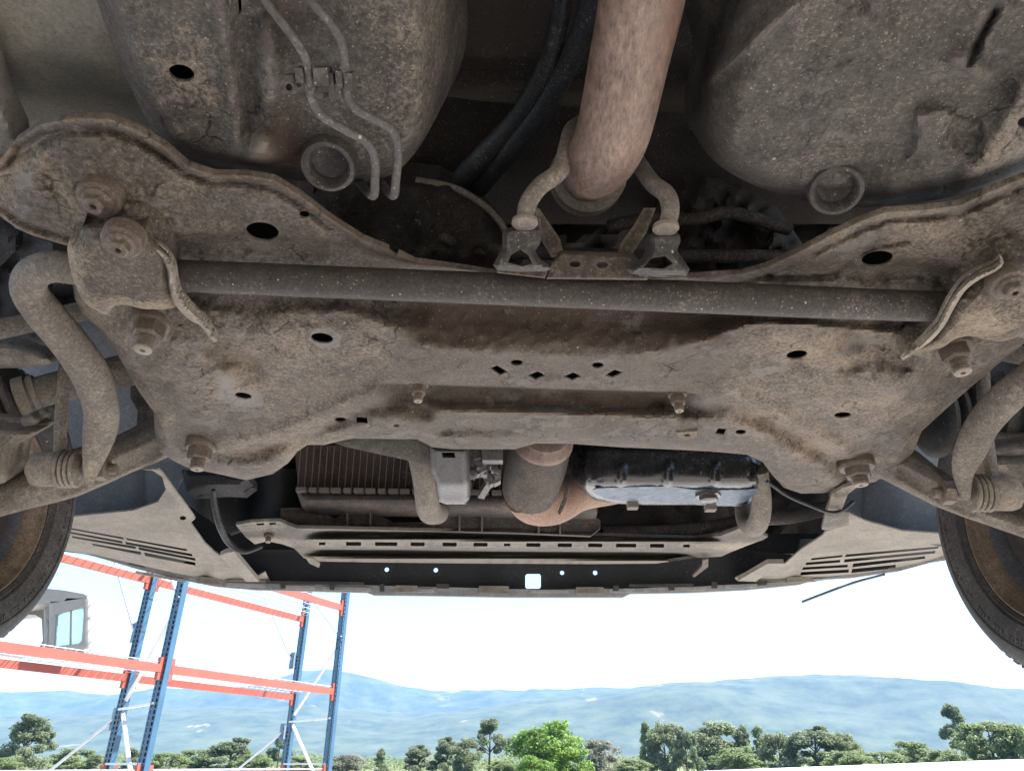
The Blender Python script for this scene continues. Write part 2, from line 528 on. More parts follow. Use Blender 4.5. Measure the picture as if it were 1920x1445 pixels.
M['lip'] = grime('bumper_plastic', (0.12, 0.135, 0.145), (0.18, 0.19, 0.195), dust=(0.34, 0.31, 0.27), dust_amt=0.0, rust_amt=-0.3, bump=0.1, speck=0.05)
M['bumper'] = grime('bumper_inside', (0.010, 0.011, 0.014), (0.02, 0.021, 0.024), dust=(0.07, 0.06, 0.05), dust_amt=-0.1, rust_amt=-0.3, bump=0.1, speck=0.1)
M['shroud'] = grime('shroud_plastic', (0.03, 0.025, 0.024), (0.055, 0.046, 0.042), dust=(0.2, 0.16, 0.13), dust_amt=0.12, rust_amt=-0.2, bump=0.15, speck=0.1)
M['core'] = grime('radiator_core', (0.03, 0.019, 0.017), (0.055, 0.037, 0.032), dust=(0.15, 0.11, 0.09), dust_amt=0.0, rust_amt=-0.2, bump=0.3, speck=0.1)
M['fin'] = grime('radiator_fin', (0.09, 0.07, 0.063), (0.14, 0.115, 0.10), dust=(0.22, 0.18, 0.145), dust_amt=0.1, rust_amt=-0.2, bump=0.1, speck=0.1)
M['pan'] = grime('oil_pan_paint', (0.010, 0.011, 0.013), (0.02, 0.02, 0.022), dust=(0.12, 0.10, 0.085), dust_amt=-0.4, rust_amt=-0.2, bump=0.05, speck=0.25, rough=0.26, spec=0.8)
M['oily'] = grime('oily_alloy', (0.05, 0.052, 0.055), (0.11, 0.11, 0.11), dust=(0.14, 0.13, 0.12), dust_amt=0.0, rust_amt=-0.3, bump=0.35, speck=0.2, rough=0.3, spec=0.8)
M['sky_tint_pan'] = plain('oil_sky_tint', (0.05, 0.08, 0.12), 0.34, 0.35, 0.0, 0.5, 60, 0.5)  # blue in the oil's base colour stands in for reflected sky
M['orange'] = plain('orange_paint', (0.26, 0.062, 0.042), 0.5, 0.5, 0, 0.08, 4)
M['blue'] = plain('blue_paint', (0.03, 0.085, 0.15), 0.45, 0.5, 0, 0.12, 4)
M['galv'] = plain('galvanised', (0.50, 0.52, 0.53), 0.45, 0.5, 0.2, 0.12, 8)
M['cab'] = plain('cab_paint', (0.22, 0.215, 0.20), 0.5, 0.5, 0, 0.12, 5)
M['white'] = plain('white_sheet', (0.62, 0.70, 0.73), 0.5, 0.5, 0, 0.06, 2)
M['bark'] = plain('bark', (0.10, 0.075, 0.055), 0.9, 0.1, 0, 0.3, 6)
def glass():
    m, nt, bs = newmat('tinted_glass')
    bs.inputs['Base Color'].default_value = (0.62, 0.78, 0.76, 1)
    bs.inputs['Roughness'].default_value = 0.05
    tr = nt.nodes.new('ShaderNodeBsdfTransparent'); tr.inputs[0].default_value = (0.86, 0.94, 0.94, 1)
    mx = nt.nodes.new('ShaderNodeMixShader'); mx.inputs[0].default_value = 0.25
    nt.links.new(tr.outputs[0], mx.inputs[1]); nt.links.new(bs.outputs[0], mx.inputs[2])
    nt.links.new(mx.outputs[0], nt.nodes['Material Output'].inputs[0])
    return m
M['stub'] = plain('bolt_tip', (0.21, 0.18, 0.145), 0.6, 0.4, 0, 0.2, 80)
M['glass'] = glass()
def leafmat(name, a, b, transl=0.35):
    m, nt, bs = newmat(name)
    tc = nt.nodes.new('ShaderNodeTexCoord')
    n = nd(nt, 'ShaderNodeTexNoise', Scale=1.6, Detail=5, Roughness=0.7)
    nt.links.new(tc.outputs['Object'], n.inputs['Vector'])
    r = ramp(nt, 0.35, 0.65); nt.links.new(n.outputs['Fac'], r.inputs[0])
    c = mixc(nt, r.outputs[0], a, b)
    nt.links.new(c, bs.inputs['Base Color'])
    bs.inputs['Roughness'].default_value = 0.6
    tl = nt.nodes.new('ShaderNodeBsdfTranslucent'); nt.links.new(c, tl.inputs[0])
    mx = nt.nodes.new('ShaderNodeMixShader'); mx.inputs[0].default_value = transl
    nt.links.new(bs.outputs[0], mx.inputs[1]); nt.links.new(tl.outputs[0], mx.inputs[2])
    nt.links.new(mx.outputs[0], nt.nodes['Material Output'].inputs[0])
    return m
M['pine'] = leafmat('pine_leaf', (0.16, 0.20, 0.115), (0.25, 0.29, 0.17), 0.7)  # all leaf greens are paled to carry the glare over the trees
M['olive'] = leafmat('olive_leaf', (0.19, 0.225, 0.125), (0.28, 0.315, 0.18), 0.7)
M['greyl'] = leafmat('grey_leaf', (0.20, 0.205, 0.16), (0.28, 0.28, 0.21), 0.65)
M['bright'] = leafmat('bright_leaf', (0.15, 0.26, 0.055), (0.26, 0.37, 0.10), 0.7)
M['bush'] = leafmat('bush_leaf', (0.175, 0.23, 0.10), (0.26, 0.31, 0.14), 0.55)

# ------------------------------------------------------------------ ground, hills
def ground_mat():
    m, nt, bs = newmat('dry_grass_ground')
    tc = nt.nodes.new('ShaderNodeTexCoord')
    n = nd(nt, 'ShaderNodeTexNoise', Scale=0.05, Detail=8, Roughness=0.7)
    nt.links.new(tc.outputs['Object'], n.inputs['Vector'])
    r = ramp(nt, 0.4, 0.6); nt.links.new(n.outputs['Fac'], r.inputs[0])
    nt.links.new(mixc(nt, r.outputs[0], (0.07, 0.10, 0.035), (0.15, 0.15, 0.07)), bs.inputs['Base Color'])
    bs.inputs['Roughness'].default_value = 0.95
    return m
def yard_mat():
    m, nt, bs = newmat('pale_concrete')
    tc = nt.nodes.new('ShaderNodeTexCoord')
    n = nd(nt, 'ShaderNodeTexNoise', Scale=0.8, Detail=9, Roughness=0.7)
    nt.links.new(tc.outputs['Object'], n.inputs['Vector'])
    r = ramp(nt, 0.35, 0.65); nt.links.new(n.outputs['Fac'], r.inputs[0])
    nt.links.new(mixc(nt, r.outputs[0], (0.40, 0.38, 0.36), (0.50, 0.475, 0.45)), bs.inputs['Base Color'])
    bs.inputs['Roughness'].default_value = 0.85
    return m
tag(mesh('ground', [(-9000, -9000, 0), (9000, -9000, 0), (9000, 9000, 0), (-9000, 9000, 0)], [(0, 1, 2, 3)], ground_mat()), kind='structure')
tag(mesh('yard', [(-28, -26, 0.004), (28, -26, 0.004), (28, 34, 0.004), (-28, 34, 0.004)], [(0, 1, 2, 3)], yard_mat()), kind='structure')

def dim_apron_mat():
    m, nt, bs = newmat('dim_bounce_paving')
    tc = nt.nodes.new('ShaderNodeTexCoord')
    n = nd(nt, 'ShaderNodeTexNoise', Scale=1.1, Detail=9, Roughness=0.75)
    nt.links.new(tc.outputs['Object'], n.inputs['Vector'])
    r = ramp(nt, 0.35, 0.65); nt.links.new(n.outputs['Fac'], r.inputs[0])
    nt.links.new(mixc(nt, r.outputs[0], (0.265, 0.243, 0.222), (0.35, 0.322, 0.295)), bs.inputs['Base Color'])
    bs.inputs['Roughness'].default_value = 0.85
    return m
tag(mesh('added_dim_apron', [(-28, -26, 0.008), (28, -26, 0.008), (28, 1.3, 0.008), (-28, 1.3, 0.008)], [(0, 1, 2, 3)], dim_apron_mat()), kind='structure')  # unseen darker ground, added so bounce light comes mainly from the front

def hill_mat(name):
    m, nt, bs = newmat(name)
    tc = nt.nodes.new('ShaderNodeTexCoord')
    n = nd(nt, 'ShaderNodeTexNoise', Scale=0.012, Detail=9, Roughness=0.75)
    nt.links.new(tc.outputs['Object'], n.inputs['Vector'])
    r = ramp(nt, 0.38, 0.62); nt.links.new(n.outputs['Fac'], r.inputs[0])
    c = mixc(nt, r.outputs[0], (0.022, 0.038, 0.024), (0.075, 0.09, 0.05))
    n2 = nd(nt, 'ShaderNodeTexNoise', Scale=0.0045, Detail=6, Roughness=0.6, Distortion=1.2)
    nt.links.new(tc.outputs['Object'], n2.inputs['Vector'])
    r2 = ramp(nt, 0.66, 0.70); nt.links.new(n2.outputs['Fac'], r2.inputs[0])
    c = mixc(nt, r2.outputs[0], c, (0.17, 0.145, 0.10))
    nt.links.new(c, bs.inputs['Base Color'])
    bs.inputs['Roughness'].default_value = 1.0
    return m
def hills(name, Y0, prof, depth, s, foot):
    """a wooded ridge whose crest stands about Y0 metres away"""
    xs = np.linspace(-1.15 * Y0, 1.15 * Y0, 240); ys = np.linspace(0, depth, 44)
    pxs = np.array([p[0] for p in prof]); pys = np.array([p[1] for p in prof])
    col = 960 + xs / Y0 * 1510
    row = np.interp(col, pxs, pys)
    crest = Y0 / ray(col * 0 + 960, row)[1] * ray(col * 0 + 960, row)[2]
    V = []; Fc = []
    for j, dy in enumerate(ys):
        k = dy / depth
        up = math.sin(min(1, k / 0.62) * math.pi / 2) ** 1.25 if k < 0.62 else math.cos((k - 0.62) / 0.38 * math.pi / 2) ** 0.8
        Y = Y0 - 0.62 * depth + dy
        nz = fbm(xs / 420.0, np.full_like(xs, Y / 420.0), s, 5)
        edge = math.sin(math.pi * min(1, k / 0.62) if k < 0.62 else math.pi)
        h = crest * up * (1 + 0.30 * nz * edge) + fbm(xs / 60.0, np.full_like(xs, Y / 60.0), s + 5, 3) * 9 * min(1, k * 3)
        for x, hh in zip(xs, h):
            V.append((x, Y, CAMZ * (up > 0.02) + float(max(hh, -2))))
    n = len(xs)
    for j in range(len(ys) - 1):
        for i in range(n - 1):
            Fc.append((j * n + i, j * n + i + 1, (j + 1) * n + i + 1, (j + 1) * n + i))
    return tag(mesh(name, V, Fc, hill_mat(name + '_woods')), kind='structure')
hills('hills', 2600, [(-900, 1330), (0, 1345), (200, 1340), (420, 1330), (640, 1330), (800, 1338), (960, 1322), (1100, 1305), (1210, 1287), (1310, 1278), (1500, 1270), (1620, 1267), (1750, 1276), (1850, 1288), (1950, 1302), (2600, 1330)], 1500, 3, 0)
hills('hills', 3900, [(-900, 1290), (-200, 1298), (0, 1296), (90, 1294), (180, 1304), (260, 1300), (380, 1297), (480, 1283), (560, 1264), (612, 1260), (680, 1273), (760, 1288), (900, 1304), (1000, 1299), (1200, 1300), (1600, 1300), (2600, 1310)], 1700, 11, 0)

def box_obj(name, x0, x1, y0, y1, z0, z1, mat=None):
    return MB().box(((x0 + x1) / 2, (y0 + y1) / 2, (z0 + z1) / 2), x1 - x0, y1 - y0, z1 - z0).build(name, mat, None, None, None)
hz = box_obj('haze', -5200, 5200, -400, 5400, -3.5, 520)
tag(hz, kind='stuff')
hm = bpy.data.materials.new('haze_air'); hm.use_nodes = True
hn = hm.node_tree; hn.nodes.clear()
pv = hn.nodes.new('ShaderNodeVolumePrincipled')
pv.inputs['Color'].default_value = (0.27, 0.55, 1.0, 1)
pv.inputs['Density'].default_value = 0.000105
pv.inputs['Anisotropy'].default_value = 0.0
ho = hn.nodes.new('ShaderNodeOutputMaterial')
hn.links.new(pv.outputs[0], ho.inputs['Volume'])
hz.data.materials.append(hm)

# ------------------------------------------------------------------ the car on the lift
HS = 0.47                       # height of the subframe underside above the camera
car = empty('car', (0, 1.0, CAMZ + HS), 'raised car seen from below with its dusty steel subframe, exhaust pipe and front wheels', 'car')

# body shell that closes the car above (hood, wings, cabin floor)
def shell():
    mb = MB()
    z0, z1 = CAMZ + 0.60, CAMZ + 1.15
    mb.box((0, 0.35, z1), 2.1, 4.6, 0.03)                      # bonnet and cabin floor level
    mb.box((0, 2.62, (z0 + 0.14 + z1) / 2), 1.9, 0.03, z1 - z0 - 0.14)       # above the bumper
    for s in (-1, 1):
        mb.box((s * 1.06, 2.45, (z0 + z1) / 2), 0.03, 0.36, z1 - z0 - 0.02)
        mb.box((s * 1.08, 1.3, z1 - 0.13), 0.03, 2.0, 0.24)
        mb.box((s * 1.07, -0.85, CAMZ + 0.83), 0.03, 2.2, 0.62)
        mb.box((s * 1.0, -0.85, CAMZ + 0.535), 0.12, 2.2, 0.03)
    mb.box((0, -1.9, CAMZ + 0.83), 2.1, 0.03, 0.62)
    mb.box((0, -0.85, CAMZ + 0.74), 2.08, 2.14, 0.02)
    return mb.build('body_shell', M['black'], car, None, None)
shell()

# dark sheets added above and behind the engine so the gaps look shaded
bk = sheet('bulkhead_shade', [(40, 60), (1880, 60), (1880, 420), (40, 420)], lambda x, y, d: T_h(x, y, 0.86) + 0.03 * fbm(x / 90, y / 60, 4), M['dark'], car, res=40)
eng = sheet('engine_bay_shade', [(430, 240), (1640, 240), (1640, 1000), (430, 1000)],
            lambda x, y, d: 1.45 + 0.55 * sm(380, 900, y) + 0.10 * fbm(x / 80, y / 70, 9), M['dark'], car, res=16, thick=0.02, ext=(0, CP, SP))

# ---- floor panels
fl = sheet('floor_pan', [(-160, -140), (420, -140), (420, 330), (-160, 330)],
           lambda x, y, d: T_h(x, y, 0.60 + 0.03 * sm(60, 0, x + (y - 100) * 0.35) * 0 + 0.06 * sm(90, 300, y) + 0.004 * fbm(x / 120, y / 90, 2)),
           M['floor'], car, res=16)
sheet('sill_panel', [(-160, -60), (-20, 60), (12, 168), (46, 238), (60, 330), (-160, 340)],
      lambda x, y, d: T_h(x, y, 0.556 + 0.012 * np.clip(1 - d / 26, 0, 1)), M['floor'], car, res=10, thick=0.012)
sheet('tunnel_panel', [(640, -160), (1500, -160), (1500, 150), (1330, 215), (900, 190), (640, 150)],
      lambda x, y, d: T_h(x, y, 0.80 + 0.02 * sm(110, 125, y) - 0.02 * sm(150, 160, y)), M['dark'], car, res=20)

# ---- chassis rails
LR = [(150, -140), (170, -40), (188, 20), (214, 95), (245, 165), (282, 236), (312, 280), (370, 312), (440, 322), (530, 334), (600, 345), (660, 347), (705, 337), (748, 320), (790, 270), (828, 200), (862, 130), (876, 60), (868, -40), (860, -140)]
def lr_t(x, y, d):
    h = 0.500 + 0.0000 * x
    h = h + 0.060 * (1 - np.clip(d / 42, 0, 1)) ** 2
    h = h + 0.16 * sm(770, 876, x) ** 1.3                        # inner side turns up into the tunnel
    P = np.stack([x, y], 1)
    fold = segd(P, [(408, -140), (415, 0), (432, 120), (448, 230), (440, 300)])
    h = h - 0.010 * np.exp(-(fold / 16) ** 2) + 0.012 * sm(405, 470, x - (y - 100) * 0.12)
    h = h - 0.040 * np.exp(-(((x - 490) / 36) ** 2 + ((y - 290) / 44) ** 2) ** 1.4)   # nose of the inner bracket
    h = h - 0.014 * np.exp(-(segd(P, [(505, 60), (512, 130), (500, 250)]) / 26) ** 2)
    h = h - 0.012 * np.exp(-(segd(P, [(300, 205), (420, 203)]) / 7) ** 2) * 0.4
    h = h + 0.006 * fbm(x / 55, y / 55, 21) + 0.0022 * fbm(x / 17, y / 17, 22, 2)
    return T_h(x, y, h)
def lr_dust(x, y):
    v = 0.45 * np.exp(-(((x - 345) / 70) ** 2 + ((y - 135) / 70) ** 2)) + 0.3 * np.exp(-(((x - 410) / 60) ** 2 + ((y - 190) / 30) ** 2))
    return v + 0.28 * sm(620, 780, x)
rl = sheet('chassis_rail', LR, lr_t, M['rail'], car, holes=[ell(340, 138, 25, 16, 14), [(444, -10), (452, -6), (453, 22), (447, 27)]], res=9, thick=0.02,
           cap=False, hole_thick=0.004, smooth=3, dust=lr_dust, rust=lambda x, y: 0.55 * np.exp(-(((x - 500) / 60) ** 2 + ((y - 290) / 50) ** 2)) + 0.25 * sm(450, 520, x) * sm(620, 540, x))
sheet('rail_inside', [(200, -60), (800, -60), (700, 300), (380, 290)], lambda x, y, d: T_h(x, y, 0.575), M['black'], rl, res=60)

RR = [(1230, -140), (1262, -40), (1296, 60), (1300, 140), (1286, 205), (1300, 250), (1345, 308), (1420, 350), (1500, 374), (1568, 388), (1660, 386), (1760, 374), (1850, 350), (1930, 318), (2060, 270), (2060, -140)]
def rr_t(x, y, d):
    P = np.stack([x, y], 1)
    h = 0.500 + 0.055 * (1 - np.clip(d / 44, 0, 1)) ** 2
    edge = 1480 - (y - 0) * 0.42 + sm(150, 330, y) * 40
    h = h + 0.20 * sm(0, 200, edge - x) ** 1.2                    # side turns up towards the tunnel
    h = h - 0.014 * np.exp(-(segd(P, [(1318, 160), (1380, 105), (1490, 10)]) / 12) ** 2)
    h = h - 0.010 * np.exp(-(segd(P, [(1370, 60), (1430, -10), (1460, -60)]) / 12) ** 2)
    h = h + 0.012 * np.exp(-(segd(P, [(1868, 20), (1838, 70), (1818, 118)]) / 7) ** 2)
    h = h - 0.012 * np.exp(-(segd(P, [(1800, 110), (1835, 135)]) / 18) ** 2)
    # welded tab
    tabp = np.array([(1712, 205), (1775, 198), (1790, 215), (1788, 250), (1800, 290), (1700, 300), (1715, 250)], float)
    inside = pip(tabp, P); dt = segd(P, tabp, True)
    h = h - np.where(inside, 0.012 * np.clip(dt / 10, 0, 1), 0)
    h = h + 0.03 * sm(1800, 1915, x + (y - 150) * 0.25) * 0 - 0.016 * sm(0, 40, x - (1990 - y * 0.62)) 
    h = h - 0.010 * np.exp(-(segd(P, [(1660, 385), (1690, 330), (1800, 300)]) / 22) ** 2)
    h = h + 0.010 * fbm(x / 90, y / 80, 31) + 0.0020 * fbm(x / 17, y / 17, 32, 2)
    return T_h(x, y, h)
rlr = sheet('chassis_rail', RR, rr_t, M['rail'], car, holes=[ell(1922, 232, 14, 12), ell(1815, 290, 9, 3, 8)], res=9, thick=0.02, cap=False, hole_thick=0.004, smooth=3,
            dust=lambda x, y: 0.42 * sm(0, 60, x - (1985 - y * 0.62)) + 0.15 * np.exp(-(((x - 1520) / 90) ** 2 + ((y - 290) / 30) ** 2)))
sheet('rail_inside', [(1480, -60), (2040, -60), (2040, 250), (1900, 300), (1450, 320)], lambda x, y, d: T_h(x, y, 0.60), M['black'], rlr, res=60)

# rubber plugs in the rails
def plug(px, py, h, r, ax, parent):
    t = float(T_h(px, py, h)); c = Q(px, py, t); s = r * t / F
    MB().lathe(c, ax, [(s * 1.02, -0.010), (s * 1.0, 0.004), (s * 0.93, 0.009), (s * 0.80, 0.010), (s * 0.70, 0.006), (s * 0.62, -0.004), (s * 0.40, -0.008), (s * 0.12, -0.009)], 36).build('rubber_plug', M['rubber'], parent)
plug(617, 306, 0.500, 52, (0.05, -0.35, -0.95), rl)
plug(1566, 352, 0.500, 50, (-0.22, -0.40, -0.9), rlr)

# brake lines and their clips
def line3(pts, r, name, mat, par):
    return ptube(name, pts, r, mat, par, 12, 8)
b1 = [(455, -80, 0.515), (497, 0, 0.525), (548, 68, 0.54), (572, 108, 0.55), (579, 145, 0.56), (585, 185, 0.575), (605, 218, 0.585), (650, 245, 0.60), (688, 268, 0.62), (703, 300, 0.64), (703, 345, 0.665), (701, 366, 0.68), (690, 362, 0.72), (672, 340, 0.78)]
b2 = [(540, -80, 0.51), (583, 0, 0.522), (620, 45, 0.535), (641, 85, 0.545), (648, 140, 0.56), (649, 175, 0.575), (668, 205, 0.585), (705, 225, 0.60), (738, 248, 0.615), (746, 290, 0.64), (742, 340, 0.665), (739, 365, 0.68), (730, 362, 0.72), (712, 340, 0.78)]
M['line'] = grime('brake_line_coat', (0.05, 0.048, 0.046), (0.12, 0.112, 0.105), dust_amt=-0.05, rust_amt=-0.2, bump=0.3, speck=0.3)
bl1 = line3(b1, [8.2] * 14, 'brake_line', M['line'], car)
bl2 = line3(b2, [8.2] * 14, 'brake_line', M['line'], car)
cl = MB()
for (x, y, w, h) in ((548, 152, 18, 24), (566, 140, 14, 26), (588, 150, 12, 34), (606, 142, 26, 30), (624, 152, 12, 30), (640, 148, 12, 30), (657, 152, 14, 30), (600, 168, 20, 28), (632, 170, 22, 26), (614, 160, 14, 20)):
    t = float(T_h(x, y, 0.482)) ; s = t / F
    cl.box(Q(x, y, t + random.uniform(-0.004, 0.004)), w * s, 0.018, h * s, Matrix.Rotation(PITCH + 0.5, 3, 'X'))
cl.lathe(Q(545, 165, 0.545), (0, -0.7, -0.7), [(0.0042, -0.004), (0.0042, 0.004), (0.0026, 0.004), (0.0026, -0.003)], 12)
cl.build('pipe_clip', M['rubber'], car, None, 30)

# ---- subframe
SUB = [(-90, 318), (-30, 296), (2, 300), (30, 264), (75, 234), (140, 221), (205, 224), (258, 244), (310, 276), (352, 312), (400, 328), (462, 329), (512, 337), (562, 366), (622, 412), (682, 450), (738, 472), (778, 492), (850, 502), (930, 514), (1000, 521), (1080, 522), (1180, 523), (1290, 521), (1390, 514), (1440, 500), (1500, 472), (1560, 440), (1612, 416), (1660, 398), (1740, 393), (1800, 385), (1855, 360), (1920, 334), (2010, 306), (2010, 600),
       (1925, 640), (1862, 690), (1792, 750), (1728, 808), (1712, 848), (1692, 870), (1642, 903), (1602, 911), (1545, 924), (1502, 925), (1470, 914), (1448, 890), (1430, 866), (1400, 852), (1330, 846), (1250, 842), (1160, 838), (1075, 832), (1005, 831), (965, 842), (850, 842), (810, 838), (782, 823), (662, 822), (640, 826), (608, 834), (576, 834), (558, 846), (540, 868), (512, 888), (462, 900), (402, 887), (350, 876), (322, 862), (300, 846), (290, 812), (288, 772), (262, 736), (236, 692), (212, 650), (188, 620), (156, 592), (140, 560), (135, 520), (130, 462), (62, 442), (30, 428), (0, 405), (-90, 392)]
SUBA = np.array(SUB, float)
def yb(x): return 517 + (x - 340) * 0.0414
EDGE = np.array([(300, 575), (480, 600), (640, 585), (700, 600), (790, 640), (850, 650), (960, 658), (1100, 664), (1230, 657), (1330, 634), (1400, 606), (1480, 600), (1620, 620), (1800, 640)], float)
def sub_relief(x, y, d):
    """metres towards the ground"""
    P = np.stack([x, y], 1)
    r = np.zeros_like(x)
    b = yb(x)
    inbar = sm(250, 360, x) * sm(1830, 1760, x)
    ey = np.interp(x, EDGE[:, 0], EDGE[:, 1])
    mid = sm(640, 760, x) * sm(1440, 1330, x)
    # recess above the bar: ceiling, then the wall that comes back down towards the front
    dep = 0.018 + 0.024 * mid
    top = b - 26 - 40 * (1 - mid)
    r -= inbar * dep * sm(0, 1, (y - (top - 26)) / 40) * (1 - sm(0, 1, (y - (b + 32)) / np.maximum(ey - b - 32 + 4, 12)))
    r += inbar * mid * 0.004 * np.exp(-((y - ey - 8) / 10) ** 2)
    # groove between the plate and the front beam
    g0 = 717 + (x - 740) * 0.030
    gm = sm(700, 760, x) * sm(1330, 1270, x)
    r -= gm * 0.034 * np.clip((y - g0) / 4.0, 0, 1) * (1 - sm(22, 54, y - g0))
    r += gm * 0.006 * np.exp(-((y - g0 - 24) / 7) ** 2) * sm(1020, 980, np.abs(x - 1020) + 800)
    # creases that run out to the front corners
    for line, s in (([(800, 772), (745, 762), (692, 768), (622, 799), (545, 830), (470, 852), (420, 856)], 1), ([(1285, 775), (1365, 764), (1425, 788), (1480, 818), (1540, 850), (1578, 872)], 1)):
        q = segd(P, line)
        r -= 0.008 * np.exp(-(q / 12) ** 2)
        r += 0.006 * np.exp(-((q - 26) / 16) ** 2)
    # swells towards the four corners
    r += 0.020 * np.exp(-(((x - 360) / 120) ** 2 + ((y - 700) / 90) ** 2)) + 0.020 * np.exp(-(((x - 1660) / 130) ** 2 + ((y - 720) / 90) ** 2))
    # hollows of the side ramps
    for line, w, a in (([(270, 690), (320, 780), (360, 830)], 26, -0.012), ([(1790, 700), (1720, 780), (1640, 850)], 34, -0.014), ([(410, 655), (470, 690)], 30, -0.016), ([(1600, 640), (1690, 660)], 26, -0.014), ([(330, 640), (420, 700)], 18, 0.008),
                       ([(350, 660), (385, 690), (440, 672), (478, 678)], 12, -0.007), ([(1580, 690), (1640, 676), (1700, 690)], 12, -0.006)):
        r += a * np.exp(-(segd(P, line) / w) ** 2)
    # raised lens of the patch with the oval hole
    q = segd(P, [(470, 628), (560, 655), (690, 688)])
    lens = np.interp(x, [470, 560, 690], [628, 655, 688]); lm = sm(460, 500, x) * sm(700, 640, x)
    r += 0.006 * lm * np.where(y < lens, 1.0, np.clip(1 - (y - lens) / 4.0, 0, 1)) * sm(612, 640, y + (x - 560) * 0.0 + 20)
    # dish pressed in the front beam
    r -= 0.009 * np.exp(-(segd(P, [(830, 806), (950, 806)]) / 11) ** 2)
    # oval seats under the bolts
    for (cx, cy, a, bb, k) in ((378, 845, 40, 30, -0.016), (1606, 880, 46, 32, -0.020), (1780, 650, 44, 34, 0.010), (283, 610, 48, 36, 0.012)):
        r += k * np.exp(-(((x - cx) / a) ** 2 + ((y - cy) / bb) ** 2) ** 1.5)
    # rear wings: rolled flange and inner panel
    rear = (y < yb(x) - 10)
    fr = np.where(rear, np.exp(-((d - 15) / 6) ** 2), 0)
    r -= 0.006 * fr
    wl = [(20, 300), (60, 285), (95, 262), (140, 248), (205, 247), (262, 268), (330, 310), (400, 345), (500, 352), (600, 420), (690, 470)]
    q = segd(P, wl)
    r -= 0.006 * np.exp(-(q / 7) ** 2) * sm(420, 300, x)
    r += 0.014 * np.exp(-(((x - 205) / 80) ** 2 + ((y - 400) / 60) ** 2))
    r -= 0.012 * np.exp(-(((x - 110) / 22) ** 2 + ((y - 330) / 70) ** 2)) * 0.5
    r -= 0.016 * sm(70, 10, x + (y - 330) * 0.25) 
    # shallow dish round the big ovals
    r -= 0.010 * np.exp(-(((x - 470) / 80) ** 2 + ((y - 445) / 26) ** 2)) + 0.012 * np.exp(-(((x - 1700) / 90) ** 2 + ((y - 500) / 26) ** 2))
    # right wing step
    q = segd(P, [(1440, 520), (1560, 517), (1590, 490), (1640, 462), (1700, 452)])
    r -= 0.008 * np.exp(-(q / 7) ** 2)
    # rounded free edges at the front and sides
    e = np.where(rear, 0, (1 - np.clip(d / 24, 0, 1)) ** 2)
    r -= 0.022 * e
    r += 0.0065 * fbm(x / 60, y / 45, 41) + 0.0022 * fbm(x / 18, y / 14, 42, 3)
    r += 0.003 * np.abs(fbm(x / 26, y / 20, 47, 3)) * sm(560, 640, np.abs(x - 1000) + 100) 
    return r
def sub_t(x, y, d): return T_h(x, y, HS - sub_relief(x, y, d))
def sub_dust(x, y):
    P = np.stack([x, y], 1)
    v = 0.45 * np.exp(-(((x - 450) / 55) ** 2 + ((y - 735) / 40) ** 2)) + 0.5 * np.exp(-(((x - 1560) / 130) ** 2 + ((y - 655) / 40) ** 2)) + 0.35 * np.exp(-(((x - 1640) / 90) ** 2 + ((y - 760) / 40) ** 2))
    v = v + 0.45 * np.exp(-(((x - 510) / 110) ** 2 + ((y - 840) / 40) ** 2)) + 0.4 * np.exp(-(((x - 560) / 140) ** 2 + ((y - 640) / 45) ** 2))
    v = v + 0.40 * np.exp(-(segd(P, [(-20, 320), (70, 300), (115, 360), (160, 420)]) / 26) ** 2) + 0.35 * sm(60, 0, x)
    v = v + 0.3 * np.exp(-(((x - 1750) / 160) ** 2 + ((y - 440) / 45) ** 2))
    v = v + 0.35 * np.exp(-(segd(P, [(1400, 760), (1560, 850)]) / 50) ** 2) + 0.3 * np.exp(-(segd(P, [(140, 560), (290, 780)]) / 28) ** 2) + 0.35 * np.exp(-(segd(P, [(1920, 650), (1715, 830)]) / 20) ** 2)
    v = v - 0.45 * sm(690, 800, x) * sm(1420, 1300, x) * sm(540, 580, y)
    return v + 0.12
def sub_rust(x, y):
    P = np.stack([x, y], 1)
    v = 0.34 * sm(690, 800, x) * sm(1440, 1340, x) * sm(555, 580, y) * sm(668, 640, y)
    v = v + 0.30 * sm(740, 790, x) * sm(1330, 1270, x) * np.exp(-((y - 752) / 18) ** 2)
    v = v + 0.35 * np.exp(-(segd(P, [(692, 768), (545, 830), (440, 856)]) / 12) ** 2) + 0.35 * np.exp(-(segd(P, [(1400, 775), (1540, 850)]) / 12) ** 2)
    v = v + 0.40 * np.exp(-(segd(P, [(300, 270), (400, 328), (512, 337), (622, 412), (738, 472), (900, 508)]) / 8) ** 2)
    return v
def sub_bare(x, y):
    P = np.stack([x, y], 1); v = np.zeros_like(x)
    for poly in ([(398, 702), (420, 698), (436, 712), (440, 736), (470, 730), (494, 740), (496, 760), (470, 766), (430, 758), (408, 750), (412, 725)], [(588, 616), (618, 612), (640, 630), (636, 652), (600, 656), (574, 640)], [(1588, 640), (1640, 622), (1646, 640), (1590, 668), (1560, 668)], [(1410, 694), (1452, 684), (1462, 694), (1420, 708)], [(20, 330), (60, 320), (62, 350), (30, 356)]):
        pl = np.array(poly, float); ins = pip(pl, P); q = segd(P, pl, True)
        v = np.maximum(v, np.where(ins, 0.5 + 0.5 * np.clip(q / 14, 0, 1), 0.5 - 0.5 * np.clip(q / 14, 0, 1)))
    return v
